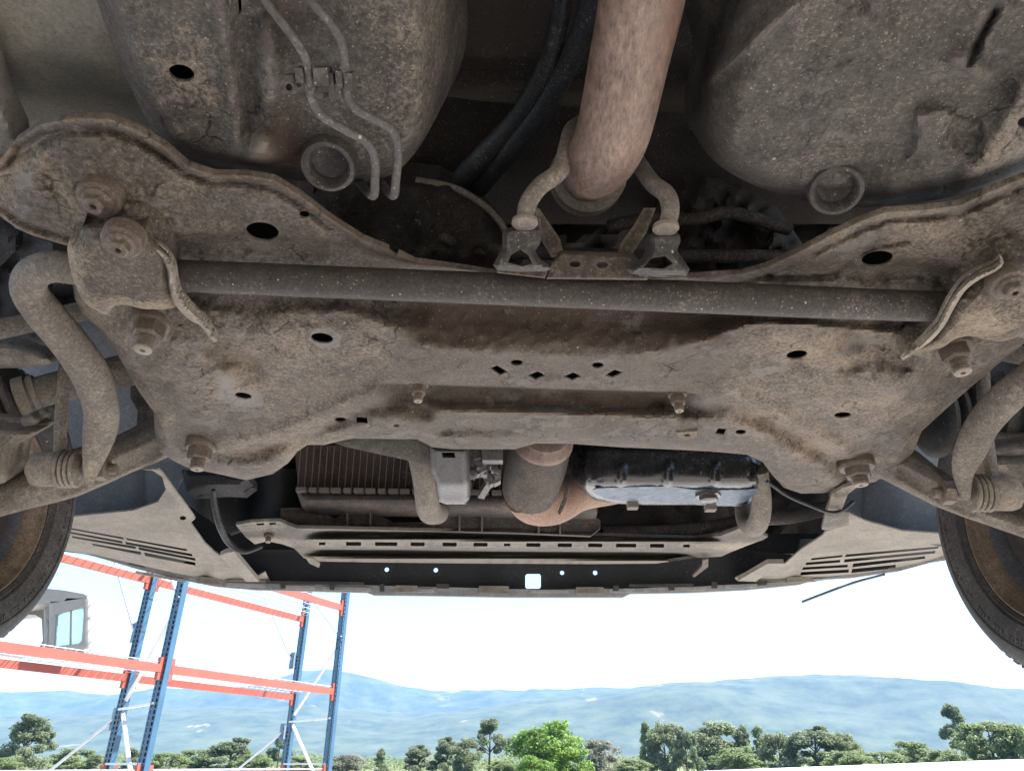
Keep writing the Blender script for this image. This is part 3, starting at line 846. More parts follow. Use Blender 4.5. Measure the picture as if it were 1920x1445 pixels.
holes = [ell(492, 434, 31, 17, 8), ell(571, 403, 10, 7, 10), ell(604, 634, 21, 9.5, 8), ell(456, 742, 16, 6, 8), ell(638, 787, 11, 4.5), [(668, 782), (688, 783), (690, 795), (669, 794)], ell(743, 798, 6, 3),
         ell(1645, 485, 30, 14, -9), ell(1494, 665, 20, 8, -8), ell(1580, 778, 16, 5.5, -3), ell(1389, 810, 10, 4.5), [(1347, 803), (1363, 804), (1357, 815), (1340, 813)], ell(1288, 816, 6, 3),
         [(918, 691), (932, 685), (952, 697), (938, 703)], [(989, 704), (1008, 696), (1023, 704), (1004, 712)], [(1056, 706), (1075, 698), (1091, 706), (1072, 713)], [(1133, 704), (1152, 693), (1169, 698), (1148, 708)],
         ell(969, 680, 11.5, 5.5), ell(1121, 685, 11, 5.5), [(726, 467), (742, 465), (757, 474), (742, 478)]]
sub = sheet('subframe', SUB, sub_t, M['subframe'], car, holes=holes, res=5, thick=0.007, cap=False, hole_thick=0.0025, dust=sub_dust, rust=sub_rust, bare=sub_bare, lines=[[(705, 716), (1325, 734.5)], [(705, 720), (1325, 738.5)], [(478, 630.5), (560, 655), (690, 688)], [(478, 634.5), (560, 659), (690, 692)]], smooth=0, bstep=6)
inner = [(p[0] + (960 - p[0]) * 0.02, p[1] + (640 - p[1]) * 0.04) for p in SUB]
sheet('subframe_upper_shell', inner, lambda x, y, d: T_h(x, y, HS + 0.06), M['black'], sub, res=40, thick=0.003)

sheet('beam_hole_shade', [(600, 775), (800, 782), (1250, 790), (1430, 792), (1420, 846), (1300, 838), (960, 826), (650, 816), (600, 822)], lambda x, y, d: T_h(x, y, HS + 0.022), M['black'], sub, res=40, thick=0.002)  # black sheet added so the front beam holes look dark
# weld-nut plates beside the front beam slots
for (x, y, a) in ((743, 797, 2), (1288, 815, -3)):
    sheet('nut_plate', [(x - 20, y - 4), (x + 20, y - 4 + a), (x + 18, y + 7 + a * 0.5), (x - 15, y + 7)], lambda px, py, d: T_h(px, py, HS - 0.006), M['bracket'], sub, holes=[ell(x, y + 1, 6, 2.6)], res=6, thick=0.004)

# ---- bolts
def bolt(px, py, h, r, parent, axis=(0.0, -0.12, -1.0), head='nut', wash=1.0, L=1.0):
    t = float(T_h(px, py, h)); c = Q(px, py, t); s = r * t / F
    mb = MB()
    mb.lathe(c, axis, [(s * wash * 1.0, -s * 0.6), (s * wash, 0.0), (s * wash * 0.92, s * 0.16), (s * 0.8, s * 0.2)], 28)
    if head == 'nut':
        mb.lathe(c, axis, [(s * 0.80, s * 0.15), (s * 0.80, s * 0.85 * L), (s * 0.70, s * 0.98 * L)], 6)
        mb.lathe(c, axis, [(s * 0.46, s * 0.9 * L), (s * 0.46, s * 1.55 * L), (s * 0.36, s * 1.62 * L), (s * 0.12, s * 1.62 * L), (s * 0.10, s * 1.4 * L)], 18)
        for k in range(4):
            z = (1.02 + k * 0.13) * L
            mb.lathe(c, axis, [(s * 0.46, s * z), (s * 0.50, s * (z + 0.05)), (s * 0.46, s * (z + 0.1))], 18, False, False)
    elif head == 'dome':
        mb.lathe(c, axis, [(s * 0.74, s * 0.1), (s * 0.68, s * 0.32), (s * 0.46, s * 0.42)], 24)
        mb.lathe(c, axis, [(s * 0.50, s * 0.3), (s * 0.48, s * 0.72), (s * 0.40, s * 0.80), (s * 0.16, s * 0.80), (s * 0.12, s * 0.55)], 6)
    bo = mb.build('bolt', M['bolt'], parent, None, 28)
    if head == 'nut':
        MB().lathe(c, axis, [(s * 0.44, s * 1.58 * L), (s * 0.43, s * 1.66 * L), (s * 0.34, s * 1.70 * L), (s * 0.14, s * 1.70 * L), (s * 0.10, s * 1.4 * L)], 18).build('bolt_tip', M['stub'], parent, None, 35)
    return bo
bolt(186, 372, HS - 0.018, 40, sub, (0.05, -0.30, -0.95), 'dome')
bolt(284, 606, HS - 0.014, 36, sub, (0.02, -0.10, -1.0), 'nut', 1.0, 1.05)
bolt(377, 838, HS - 0.000, 27, sub, (0.03, 0.0, -1.0), 'nut', 1.05, 1.0)
bolt(786, 722, HS + 0.008, 18, sub, (0.0, -0.02, -1.0), 'nut', 1.0, 1.15)
bolt(1270, 740, HS + 0.008, 18, sub, (0.0, -0.02, -1.0), 'nut', 1.0, 1.15)
bolt(1606, 874, HS + 0.004, 30, sub, (0.0, 0.0, -1.0), 'nut', 1.1, 0.75)
bolt(1786, 650, HS - 0.010, 34, sub, (-0.02, -0.1, -1.0), 'nut', 1.0, 1.05)

# ---- clamp brackets over the bar ends
LB = [(127, 458), (146, 450), (156, 424), (172, 418), (188, 420), (190, 410), (222, 407), (246, 414), (272, 430), (300, 456), (318, 474), (328, 505), (336, 545), (330, 575), (292, 580), (262, 578), (236, 572), (214, 574), (200, 590), (178, 580), (160, 568), (142, 538), (130, 495)]
def lb_t(x, y, d):
    h = HS - 0.030 - 0.012 * np.clip(d / 26, 0, 1) ** 0.7
    h = h + 0.02 * sm(300, 338, x) - 0.010 * np.exp(-(((x - 235) / 50) ** 2 + ((y - 470) / 45) ** 2))
    h = h + 0.004 * fbm(x / 40, y / 34, 51) + 0.0018 * fbm(x / 13, y / 11, 52, 2)
    h = h + 0.020 * sm(430, 412, y)
    return T_h(x, y, h)
bkl = sheet('bar_clamp', LB, lb_t, M['bracket'], sub, res=6, thick=0.03, smooth=3, dust=lambda x, y: 0.55 * sm(175, 130, x) + 0.55 * sm(545, 580, y) + 0.08)
def ribbon(name, line, w, t0fun, mat, parent, thick=0.006):
    """bent flange that stands along a surveyed line"""
    L = catmull(line, 6)
    n = len(L)
    tang = np.gradient(L, axis=0); tang /= np.linalg.norm(tang, axis=1)[:, None]
    nr = np.stack([-tang[:, 1], tang[:, 0]], 1)
    wv = np.interp(np.linspace(0, 1, n), np.linspace(0, 1, len(w)), w)[:, None]
    ol = np.concatenate([L + nr * wv * 0.5, (L - nr * wv * 0.5)[::-1]])
    return sheet(name, [tuple(p) for p in ol], t0fun, mat, parent, res=5, thick=thick)
M['flange'] = grime('dusty_flange', (0.17, 0.15, 0.125), (0.25, 0.22, 0.18), dust=(0.42, 0.36, 0.28), dust_amt=0.25, rust_amt=0.0, bump=0.6, speck=0.15)
fl_t = lambda x, y, d: T_h(x, y, HS - 0.034 + 0.018 * sm(560, 640, y) - 0.010 * np.clip(d / 5, 0, 1))
ribbon('clamp_flange', [(268, 450), (300, 474), (318, 500), (324, 535), (334, 562), (358, 590), (380, 606), (398, 630), (404, 640)], [6, 13, 16, 18, 20, 19, 13, 12, 8], fl_t, M['flange'], sub, 0.008)
bolt(230, 452, HS - 0.052, 38, sub, (0.08, -0.25, -0.95), 'dome')
RB = [(1688, 668), (1712, 650), (1740, 640), (1762, 618), (1780, 590), (1796, 560), (1814, 540), (1836, 524), (1862, 508), (1878, 494), (1905, 486), (1960, 490), (2000, 520), (2000, 560), (1960, 600), (1920, 625), (1880, 640), (1845, 636), (1818, 630), (1790, 636), (1770, 650), (1748, 656), (1720, 664)]
def rb_t(x, y, d):
    h = HS - 0.026 - 0.014 * np.clip(d / 24, 0, 1) ** 0.7 + 0.004 * fbm(x / 40, y / 34, 61) + 0.0018 * fbm(x / 13, y / 11, 62, 2)
    return T_h(x, y, h)
sheet('bar_clamp', RB, rb_t, M['bracket'], sub, res=6, thick=0.03, smooth=3, dust=lambda x, y: 0.5 * np.exp(-(((x - 1840) / 60) ** 2 + ((y - 610) / 30) ** 2)) + 0.1)
ribbon('clamp_flange', [(1690, 672), (1728, 648), (1762, 612), (1784, 572), (1806, 540), (1836, 518), (1868, 504), (1880, 490)], [8, 11, 13, 15, 13, 12, 9, 7], lambda x, y, d: T_h(x, y, HS - 0.036 + 0.016 * sm(620, 672, y) - 0.010 * np.clip(d / 5, 0, 1)), M['flange'], sub, 0.008)
bolt(1893, 532, HS - 0.046, 36, sub, (-0.1, -0.25, -0.95), 'dome')

# ---- anti-roll bar
tb = lambda x: float(T_h(x, yb(x), HS - 0.012))
L_end = [(166, 912, 1.10), (172, 880, 1.09), (186, 820, 1.06), (190, 770, 1.02), (172, 706, 0.97), (132, 645, 0.91), (86, 590, 0.86), (56, 548, 0.83), (60, 516, 0.80), (96, 500, 0.775), (150, 505, 0.765)]
R_end = [(1850, 598, 0.84), (1920, 604, 0.86), (1985, 628, 0.89), (1990, 664, 0.92), (1935, 706, 0.95), (1880, 752, 0.985), (1840, 800, 1.02), (1818, 850, 1.05), (1806, 890, 1.08), (1810, 935, 1.10)]
bar_pts = L_end + [(x, yb(x), tb(x)) for x in (240, 360, 520, 700, 960, 1220, 1480, 1680, 1790)] + R_end
bar_r = [4, 15, 28, 30, 33, 33, 33, 31, 30, 30, 30] + [30, 30, 30, 30, 30, 30, 30, 29, 29] + [29, 29, 29, 29, 30, 30, 31, 28, 17, 8]
flat = [0.5, 0.45, 0.5, 0.7, 1, 1, 1, 1, 1, 1, 1] + [1] * 9 + [1, 1, 1, 1, 1, 1, 0.8, 0.5, 0.5, 0.5]
# middle of the bar dark, the two bent ends dusty
mi = len(L_end)
arb = ptube('anti_roll_bar', bar_pts[mi - 1:mi + 10], bar_r[mi - 1:mi + 10], M['bar'], car, 26, 10)
ptube('bar_end', bar_pts[:mi + 1], bar_r[:mi + 1], M['arm'], arb, 26, 10, flat[:mi + 1])
ptube('bar_end', bar_pts[mi + 8:], bar_r[mi + 8:], M['arm'], arb, 26, 10, flat[mi + 8:])

# ---- drop links
def drop_link(sx, bx, by, t, rod):
    """sx = +1: bush points to the right of the picture"""
    rd = ptube('drop_link', rod, [11, 11, 11.5, 12], M['arm'], car, 14, 6)
    c = Q(bx, by, t); s = t / F
    ax = (sx, 0.12, 0.05)
    mb = MB()
    mb.lathe(c, ax, [(14 * s, -46 * s), (30 * s, -44 * s), (33 * s, -34 * s), (33 * s, -4 * s), (31 * s, 0)], 24)
    mb.lathe(c, ax, [(12 * s, -56 * s), (16 * s, -53 * s), (17 * s, -46 * s)], 12)
    mb.build('ball_housing', M['arm'], rd)
    mb = MB(); prof = []
    for k in range(4):
        z = k * 9
        prof += [(32 * s, z * s), (36 * s, (z + 3) * s), (33 * s, (z + 7) * s), (27 * s, (z + 8.5) * s)]
    prof += [(20 * s, 38 * s), (16 * s, 40 * s)]
    mb.lathe(c, ax, prof, 24); mb.build('dust_boot', M['arm'], rd)
    mb = MB()
    mb.lathe(c, ax, [(13 * s, 38 * s), (13 * s, 70 * s)], 14)
    mb.lathe(c, ax, [(23 * s, 66 * s), (23 * s, 84 * s), (19 * s, 86 * s)], 6)
    mb.lathe(c, ax, [(10 * s, 84 * s), (10 * s, 100 * s), (8 * s, 101 * s)], 14)
    mb.build('link_nut', M['bolt'], rd)
drop_link(1, 112, 879, 1.11, [(112, 860, 1.12), (114, 790, 1.14), (122, 700, 1.17), (128, 600, 1.2)])
drop_link(-1, 1856, 924, 1.11, [(1862, 905, 1.12), (1852, 830, 1.14), (1846, 760, 1.17), (1842, 690, 1.2)])

# ---- lower control arms
def arm(ol, groove, w, side):
    def tf(x, y, d):
        P = np.stack([x, y], 1)
        k = np.abs(x - 960) / 960
        t = 1.37 - 0.17 * sm(0.66, 0.98, k)
        r = 0.028 * np.sqrt(np.clip(d / 26, 0, 1))
        r = r - 0.010 * sm(w * 1.25, w * 0.25, segd(P, groove)) + 0.0012 * fbm(x / 22, y / 18, 71)
        return t - r
    return sheet('control_arm', ol, tf, M['arm'], car, res=4, thick=0.04, ext=(0, 0.5, 0.8), smooth=2)
arm([(-80, 925), (0, 900), (90, 872), (200, 838), (300, 790), (330, 820), (322, 853), (250, 884), (146, 930), (60, 952), (-80, 984)], [(120, 918), (215, 880), (290, 846)], 15, -1)
arm([(1610, 850), (1705, 848), (1778, 900), (1850, 945), (1925, 968), (2010, 990), (2010, 1036), (1920, 1008), (1845, 982), (1752, 948), (1655, 898), (1600, 880)], [(1690, 886), (1760, 925), (1820, 958)], 14, 1)

# ---- drive shafts, tie rods, hub parts
ds = ptube('drive_shaft', [(50, 741, 1.26), (160, 712, 1.30), (280, 684, 1.36), (400, 660, 1.42)], [29, 30, 31, 31], M['arm'], car, 24, 3)
c = Q(46, 742, 1.26); ax = (Q(160, 712, 1.30) - Q(50, 741, 1.26)).normalized(); s = 1.26 / F
prof = []
for k, (z, r) in enumerate(((-92, 78), (-70, 70), (-48, 60), (-28, 48))):
    prof += [(r * s * 0.80, (z - 6) * s), (r * s, z * s), (r * s * 0.97, (z + 7) * s), (r * s * 0.74, (z + 14) * s)]
MB().lathe(c, ax, prof, 32).build('shaft_boot', M['rubber'], ds)
MB().lathe(c, ax, [(36 * s, -12 * s), (37 * s, -10 * s), (37 * s, 8 * s), (33 * s, 9 * s), (33 * s, 12 * s), (35 * s, 13 * s), (35 * s, 22 * s), (31 * s, 24 * s)], 30).build('boot_clamp', M['arm'], ds)
ds2 = ptube('drive_shaft', [(1960, 780, 1.28), (1860, 770, 1.32), (1700, 755, 1.38), (1560, 740, 1.45)], [30, 30, 30, 30], M['dark'], car, 20, 3)
c = Q(1795, 770, 1.34); s = 1.34 / F
prof = []
for k in range(5):
    r = 84 - k * 7
    prof += [(r * s * 0.80, (k * 26 - 60) * s), (r * s, (k * 26 - 52) * s), (r * s * 0.98, (k * 26 - 44) * s), (r * s * 0.76, (k * 26 - 36) * s)]
MB().lathe(c, (1, -0.06, 0.08), prof, 36).build('shaft_boot', M['hose'], ds2)
MB().lathe(Q(1930, 760, 1.28), (1, -0.06, 0.1), [(62 * s, -80 * s), (66 * s, -66 * s), (60 * s, -50 * s), (66 * s, -34 * s), (60 * s, -20 * s), (70 * s, 0), (74 * s, 60 * s)], 32).build('shaft_boot', M['hose'], ds2)
ptube('tie_rod', [(-60, 632, 1.0), (0, 617, 1.03), (80, 600, 1.07), (170, 580, 1.12), (330, 550, 1.2)], [20, 19, 18, 18, 18], M['arm'], car, 16, 4)
ptube('tie_rod', [(2000, 680, 1.12), (1925, 668, 1.15), (1850, 652, 1.19), (1700, 610, 1.26)], [18, 18, 17, 17], M['arm'], car, 16, 4)

# knuckles
kn = sheet('steering_knuckle', [(-60, 640), (0, 638), (45, 645), (85, 660), (98, 680), (60, 688), (10, 690), (-60, 690)], lambda x, y, d: 1.12 - 0.03 * np.sqrt(np.clip(d / 14, 0, 1)), M['arm'], car, res=5, thick=0.05, ext=(0, 0.7, 0.7), smooth=3)
sheet('knuckle_lug', [(-60, 800), (20, 800), (60, 806), (68, 812), (40, 830), (24, 838), (18, 870), (8, 905), (-60, 905)], lambda x, y, d: 1.16 - 0.03 * np.sqrt(np.clip(d / 14, 0, 1)), M['arm'], kn, res=5, thick=0.05, ext=(0, 0.7, 0.7), smooth=3)
sheet('knuckle_lug', [(38, 785), (60, 775), (74, 786), (66, 800), (44, 804)], lambda x, y, d: 1.18 - 0.02 * np.sqrt(np.clip(d / 8, 0, 1)), M['arm'], kn, res=4, thick=0.03, ext=(0, 0.7, 0.7), smooth=3)
kn2 = sheet('steering_knuckle', [(1862, 838), (1900, 828), (1990, 826), (1990, 858), (1930, 866), (1870, 858)], lambda x, y, d: 1.20 - 0.03 * np.sqrt(np.clip(d / 14, 0, 1)), M['arm'], car, res=5, thick=0.05, ext=(0, 0.7, 0.7), smooth=3)
sheet('knuckle_lug', [(1866, 862), (1900, 856), (1990, 856), (1990, 884), (1930, 888), (1916, 934), (1896, 934), (1884, 890), (1868, 880)], lambda x, y, d: 1.18 - 0.03 * np.sqrt(np.clip(d / 14, 0, 1)), M['arm'], kn2, res=5, thick=0.05, ext=(0, 0.7, 0.7), smooth=3)

# ---- wheels
def wheel(side, cy, cz, Rr):
    c = Vector((side * 0.92, cy, CAMZ + cz)); ax = (-side, 0, 0)     # axis points to the middle of the car
    k = Rr / 0.2565
    rim = MB()
    rim.lathe(c, ax, [(0.168 * k, -0.010), (0.1665 * k, -0.004), (0.163 * k, -0.003), (0.160 * k, -0.010), (0.156 * k, -0.016), (0.147 * k, -0.024), (0.143 * k, -0.034)], 72, False, False)
    w = rim.build('wheel', M['rim'], car, None, 50)
    MB().lathe(c, ax, [(0.143 * k, -0.034), (0.136 * k, -0.07), (0.132 * k, -0.15), (0.05, -0.165)], 60, False, True).build('rim_barrel', M['rim_in'], w)
    MB().lathe(c + Vector((side * 0.06, 0, 0)), ax, [(0.118 * k, -0.012), (0.118 * k, 0.012), (0.06, 0.016), (0.055, 0.05)], 48).build('brake_disc', M['dark'], w)
    ty = MB()
    ty.lathe(c, ax, [(0.166 * k, -0.020), (0.167 * k, -0.002), (0.172 * k, 0.004), (0.176 * k, 0.001), (0.179 * k, 0.006), (0.196 * k, 0.013), (0.214 * k, 0.0145), (0.2148 * k, 0.0165), (0.219 * k, 0.0165), (0.2195 * k, 0.0145), (0.232 * k, 0.011), (0.246 * k, 0.002), (0.2535 * k, -0.012), (0.2565 * k, -0.030), (0.259 * k, -0.09), (0.2565 * k, -0.16), (0.246 * k, -0.185), (0.2 * k, -0.20), (0.166 * k, -0.19)], 120, False, False)
    t = ty.build('tyre', M['tyre'], w, None, 30)
    tr = MB()
    for j in range(80):                       # shoulder blocks
        a = 2 * math.pi * j / 80
        for (rr, z, ww) in ((0.2555, -0.024, 0.013), (0.2585, -0.06, 0.013)):
            p = c + Vector((side * (-z), 0, 0)) + Vector((0, math.cos(a), math.sin(a))) * rr * k
            tr.box(p, 0.026, ww, 0.005, Matrix.Rotation(a - math.pi / 2, 3, 'X'))
    tr.build('tread_blocks', M['tyre'], t, None, None)
    tr = MB()
    for j in range(46):                       # worn moulded marks round the sidewall
        a = R(-75) + R(2.6) * j
        if j % 9 in (3, 8): continue
        rr = 0.2055 * k
        p = c + Vector((-side * 0.0145, 0, 0)) + Vector((0, math.cos(a), math.sin(a))) * rr
        Mx = Matrix.Rotation(a - math.pi / 2, 3, 'X')
        tr.box(p, 0.0022, 0.0016, 0.010, Mx)
        tr.box(p + Mx @ Vector((0, 0.0022, (0.004, -0.004, 0)[j % 3])), 0.0022, 0.0028, 0.0016, Mx)
        if j % 2: tr.box(p + Mx @ Vector((0, 0.0036, 0)), 0.0022, 0.0014, 0.010, Mx)
    tr.build('sidewall_mark', M['rubber'], t, None, None)
wheel(-1, 1.203, 0.404, 0.2565)
wheel(1, 1.238, 0.390, 0.277)

# ---- wheel arch liners and dusty under-trays
ll = sheet('wheel_liner', [(-30, 340), (150, 380), (345, 560), (420, 700), (420, 850), (340, 900), (320, 936), (250, 962), (120, 985), (-30, 996)], lambda x, y, d: 1.70 + 0.06 * sm(0, 330, x) - 0.10 * sm(300, 0, x) * sm(700, 400, y) + 0.012 * np.exp(-((x - 275) / 6) ** 2), M['liner'], car, res=14, thick=0.006, ext=(0, CP, SP))
sheet('wheel_liner', [(1560, 700), (1700, 560), (1900, 420), (1950, 400), (1950, 1014), (1760, 1024), (1660, 1000), (1600, 976), (1555, 930)], lambda x, y, d: 1.82 + 0.06 * sm(1700, 1560, x) - 0.10 * sm(1660, 2000, x) * sm(760, 400, y) + 0.010 * np.exp(-((x - 1620) / 5) ** 2), M['liner'], car, res=14, thick=0.006, ext=(0, CP, SP))
sheet('liner_flap', [(245, 722), (262, 735), (290, 770), (292, 812), (268, 815), (256, 800), (258, 770), (244, 745)], lambda x, y, d: 1.5, M['shroud'], ll, res=8)

def slot(x0, y0, x1, y1, w0, w1=None, rnd=False):
    w1 = w1 or w0
    return [(x0, y0), (x1, y1), (x1 + 1, y1 + w1), (x0 + 1, y0 + w0)]
def lerp(a, b, k): return (a[0] + (b[0] - a[0]) * k, a[1] + (b[1] - a[1]) * k)
HT = 0.495
LT = [(60, 985), (140, 966), (250, 956), (300, 938), (311, 915), (306, 892), (288, 880), (264, 880), (290, 879), (302, 884), (330, 922), (358, 962), (366, 975), (358, 982), (385, 1020), (402, 1036), (412, 1042), (440, 1034), (452, 1050), (482, 1082), (498, 1078), (506, 1094), (440, 1092), (405, 1086), (330, 1072), (250, 1052), (200, 1040), (100, 1022), (60, 1010)]
LT = [(60, 985), (140, 968), (250, 957), (296, 941), (311, 918), (304, 894), (286, 882), (266, 880), (296, 880), (304, 886), (332, 924), (360, 962), (366, 972), (357, 980), (384, 1018), (402, 1034), (412, 1040), (442, 1033), (452, 1048), (480, 1080), (497, 1072), (508, 1094), (440, 1093), (405, 1088), (330, 1074), (250, 1056), (180, 1040), (60, 1024)]
lsl = []
for (a, b, w0, w1) in (((130, 989), (231, 1007), 3, 4), ((236, 1008), (350, 1029), 4, 4), ((130, 996), (229, 1014), 4, 4.5), ((234, 1015), (360, 1038), 5, 5), ((134, 1004), (254, 1024), 4, 5), ((259, 1025), (366, 1046), 5.5, 5), ((172, 1018), (264, 1034), 4, 6), ((270, 1035), (366, 1054), 7, 6)):
    lsl.append([a, b, (b[0] + 1, b[1] + w1), (a[0] + 2, a[1] + w0)])
lt_rel = lambda x, y, d: T_h(x, y, HT - 0.006 * np.exp(-(segd(np.stack([x, y], 1), [(306, 905), (360, 985), (400, 1060), (415, 1085)]) / 10) ** 2) + 0.004 * fbm(x / 120, y / 40, 81) + 0.012 * np.exp(-(((x - 385) / 14) ** 2 + ((y - 1062) / 16) ** 2)))
tray = sheet('under_tray', LT, lt_rel, M['tray'], car, holes=lsl + [ell(283, 892, 5, 3), ell(343, 971, 6, 4)], res=6, thick=0.004, cap=False, hole_thick=0.0008)
sheet('tray_slot_shade', [(60, 960), (360, 1000), (400, 1050), (330, 1072), (60, 1020)], lambda x, y, d: T_h(x, y, HT + 0.05), M['black'], tray, res=60, thick=0.003)  # black sheet added so the slots look dark
sheet('tray_step', [(412, 1042), (424, 1036), (438, 1034), (470, 1072), (486, 1090), (462, 1090)], lambda x, y, d: T_h(x, y, HT - 0.014), M['tray'], tray, res=6, thick=0.012)
RT = [(1455, 1092), (1432, 1076), (1416, 1090), (1400, 1084), (1382, 1084), (1380, 1090), (1438, 1056), (1470, 1056), (1500, 1030), (1540, 1004), (1546, 994), (1590, 982), (1594, 960), (1620, 975), (1690, 995), (1760, 1000), (1840, 1000), (1840, 1032), (1772, 1044), (1700, 1062), (1640, 1074), (1560, 1082), (1500, 1090)]
RT = [(1384, 1090), (1378, 1084), (1440, 1054), (1472, 1056), (1502, 1030), (1542, 1004), (1548, 996), (1588, 984), (1592, 962), (1622, 976), (1690, 995), (1760, 1000), (1850, 1000), (1850, 1030), (1772, 1046), (1720, 1058), (1640, 1072), (1560, 1080), (1500, 1090)]
rsl = []
for (a, b, w0, w1) in (((1522, 1046), (1580, 1040), 4, 4), ((1586, 1039), (1760, 1024), 5, 4), ((1512, 1054), (1576, 1049), 5, 5), ((1584, 1048), (1754, 1032), 6, 5), ((1506, 1063), (1590, 1058), 5, 5), ((1600, 1056), (1735, 1042), 7, 5), ((1502, 1072), (1592, 1067), 6, 6), ((1598, 1066), (1680, 1058), 8, 7)):
    rsl.append([a, b, (b[0] - 1, b[1] + w1), (a[0] - 2, a[1] + w0)])
tray2 = sheet('under_tray', RT, lambda x, y, d: T_h(x, y, HT + 0.004 * fbm(x / 120, y / 40, 83) + 0.012 * np.exp(-(((x - 1492) / 14) ** 2 + ((y - 1066) / 14) ** 2))), M['tray'], car, holes=rsl, res=6, thick=0.004, cap=False, hole_thick=0.0008)
sheet('tray_slot_shade', [(1500, 1010), (1840, 1000), (1840, 1028), (1640, 1068), (1490, 1080)], lambda x, y, d: T_h(x, y, HT + 0.05), M['black'], tray2, res=60, thick=0.003)  # same black sheet behind the right-hand slots
sheet('tray_step', [(1384, 1088), (1440, 1056), (1470, 1056), (1440, 1074), (1416, 1090)], lambda x, y, d: T_h(x, y, HT - 0.014), M['tray'], tray2, res=6, thick=0.012)
sheet('tray_bracket', [(1566, 918), (1590, 924), (1582, 944), (1570, 958), (1592, 960), (1592, 985), (1568, 990), (1550, 994), (1541, 992), (1548, 962), (1558, 935)], lambda x, y, d: T_h(x, y, HT - 0.02) + 0.02 * np.exp(-((y - 958) / 5) ** 2), M['cross'], tray2, res=5, thick=0.008)
sheet('tray_strap', [(1552, 956), (1560, 925), (1582, 914), (1602, 908), (1606, 914), (1590, 926), (1578, 956)], lambda x, y, d: T_h(x, y, HT - 0.03) + 0.02 * np.exp(-((y - 922) / 5) ** 2), M['arm'], tray2, res=5, thick=0.006)

# ---- bumper skin and lip
BT = 2.22
def bump_t(x, y, d):
    k = (x - 960) / 800.0
    return BT - 0.05 * k * k - 0.2 * k ** 6 + 0.0 * y
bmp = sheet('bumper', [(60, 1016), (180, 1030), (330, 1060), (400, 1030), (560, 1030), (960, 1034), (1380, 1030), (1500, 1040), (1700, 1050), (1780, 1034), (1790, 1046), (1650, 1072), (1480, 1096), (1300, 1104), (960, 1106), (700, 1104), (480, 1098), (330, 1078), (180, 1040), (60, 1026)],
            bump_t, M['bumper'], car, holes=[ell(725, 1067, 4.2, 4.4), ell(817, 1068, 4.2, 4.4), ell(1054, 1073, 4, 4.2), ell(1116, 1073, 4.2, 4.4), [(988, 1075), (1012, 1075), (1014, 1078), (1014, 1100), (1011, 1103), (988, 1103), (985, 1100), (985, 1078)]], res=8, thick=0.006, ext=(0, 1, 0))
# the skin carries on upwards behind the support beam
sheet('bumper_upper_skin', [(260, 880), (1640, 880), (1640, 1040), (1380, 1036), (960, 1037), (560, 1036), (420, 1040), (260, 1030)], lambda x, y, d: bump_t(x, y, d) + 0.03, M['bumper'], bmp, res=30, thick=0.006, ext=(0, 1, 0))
LIPu = [(60, 1008), (130, 1018), (200, 1034), (260, 1052), (340, 1072), (410, 1086), (500, 1091), (600, 1094), (740, 1098), (860, 1101), (960, 1104), (1100, 1104), (1300, 1099), (1420, 1093), (1500, 1088), (1600, 1076), (1690, 1062), (1760, 1042), (1830, 1024)]
LIPl = [(60, 1018), (120, 1028), (180, 1043), (250, 1064), (330, 1084), (400, 1098), (480, 1105), (600, 1108), (688, 1110), (700, 1115), (800, 1116), (960, 1119), (1168, 1119), (1182, 1112), (1300, 1110), (1400, 1105), (1500, 1095), (1530, 1086), (1600, 1082), (1690, 1069), (1760, 1050), (1830, 1032)]
lip = sheet('bumper_lip', LIPu + LIPl[::-1], lambda x, y, d: bump_t(x, y, d) - 0.03, M['lip'], bmp, res=6, thick=0.02, ext=(0, 1, 0.05))
def tabs(lst, mat, nm, dt=0.036, par=bmp):
    for (x, y, w, h, sk) in lst:
        sheet(nm, [(x - w, y - h - sk), (x + w, y - h + sk), (x + w, y + h + sk), (x - w, y + h - sk)], lambda px, py, d: bump_t(px, py, d) - dt, mat, par, res=6, thick=0.008, ext=(0, 1, 0))
tabs([(460, 1096, 36, 3, 1.5), (560, 1100, 30, 3, 0.6), (650, 1103, 46, 3, 1), (780, 1106, 34, 3, 0.5), (1030, 1108, 36, 2.5, 0), (1180, 1106, 38, 3, -0.6), (1290, 1103, 34, 3, -0.8), (1390, 1098, 30, 3, -1), (300, 1080, 46, 2.5, 8), (1720, 1053, 20, 3, -4)], M['lip'], 'lip_slot')
tabs([(590, 1092, 92, 2.5, 1.2), (530, 1096, 4, 7, 0), (622, 1098, 4, 7, 0), (716, 1101, 4, 7, 0), (830, 1098, 12, 4, 0.3), (1240, 1096, 60, 2, -0.6), (1155, 1102, 5, 5, 0), (1260, 1100, 5, 6, 0), (1340, 1096, 5, 6, 0), (1430, 1092, 8, 4, -0.6), (200, 1036, 24, 3, 4), (255, 1056, 14, 4, 3)], M['bumper'], 'lip_clip', 0.042)
tabs([(762, 1103, 20, 6, 0.4), (926, 1105, 28, 7, 0.3), (1106, 1106, 26, 6, 0), (1500, 1085, 24, 5, -1.5), (166, 1030, 22, 6, 5), (395, 1088, 20, 6, 1.5)], M['cross'], 'lip_tab', 0.040)
ptube('loose_trim_strip', [(1504, 1128, 1.9), (1540, 1114, 1.88), (1600, 1092, 1.85), (1660, 1076, 1.82)], [4.5, 4.5, 4.5, 4], M['lip'], car, 10, 5, [0.5] * 4)

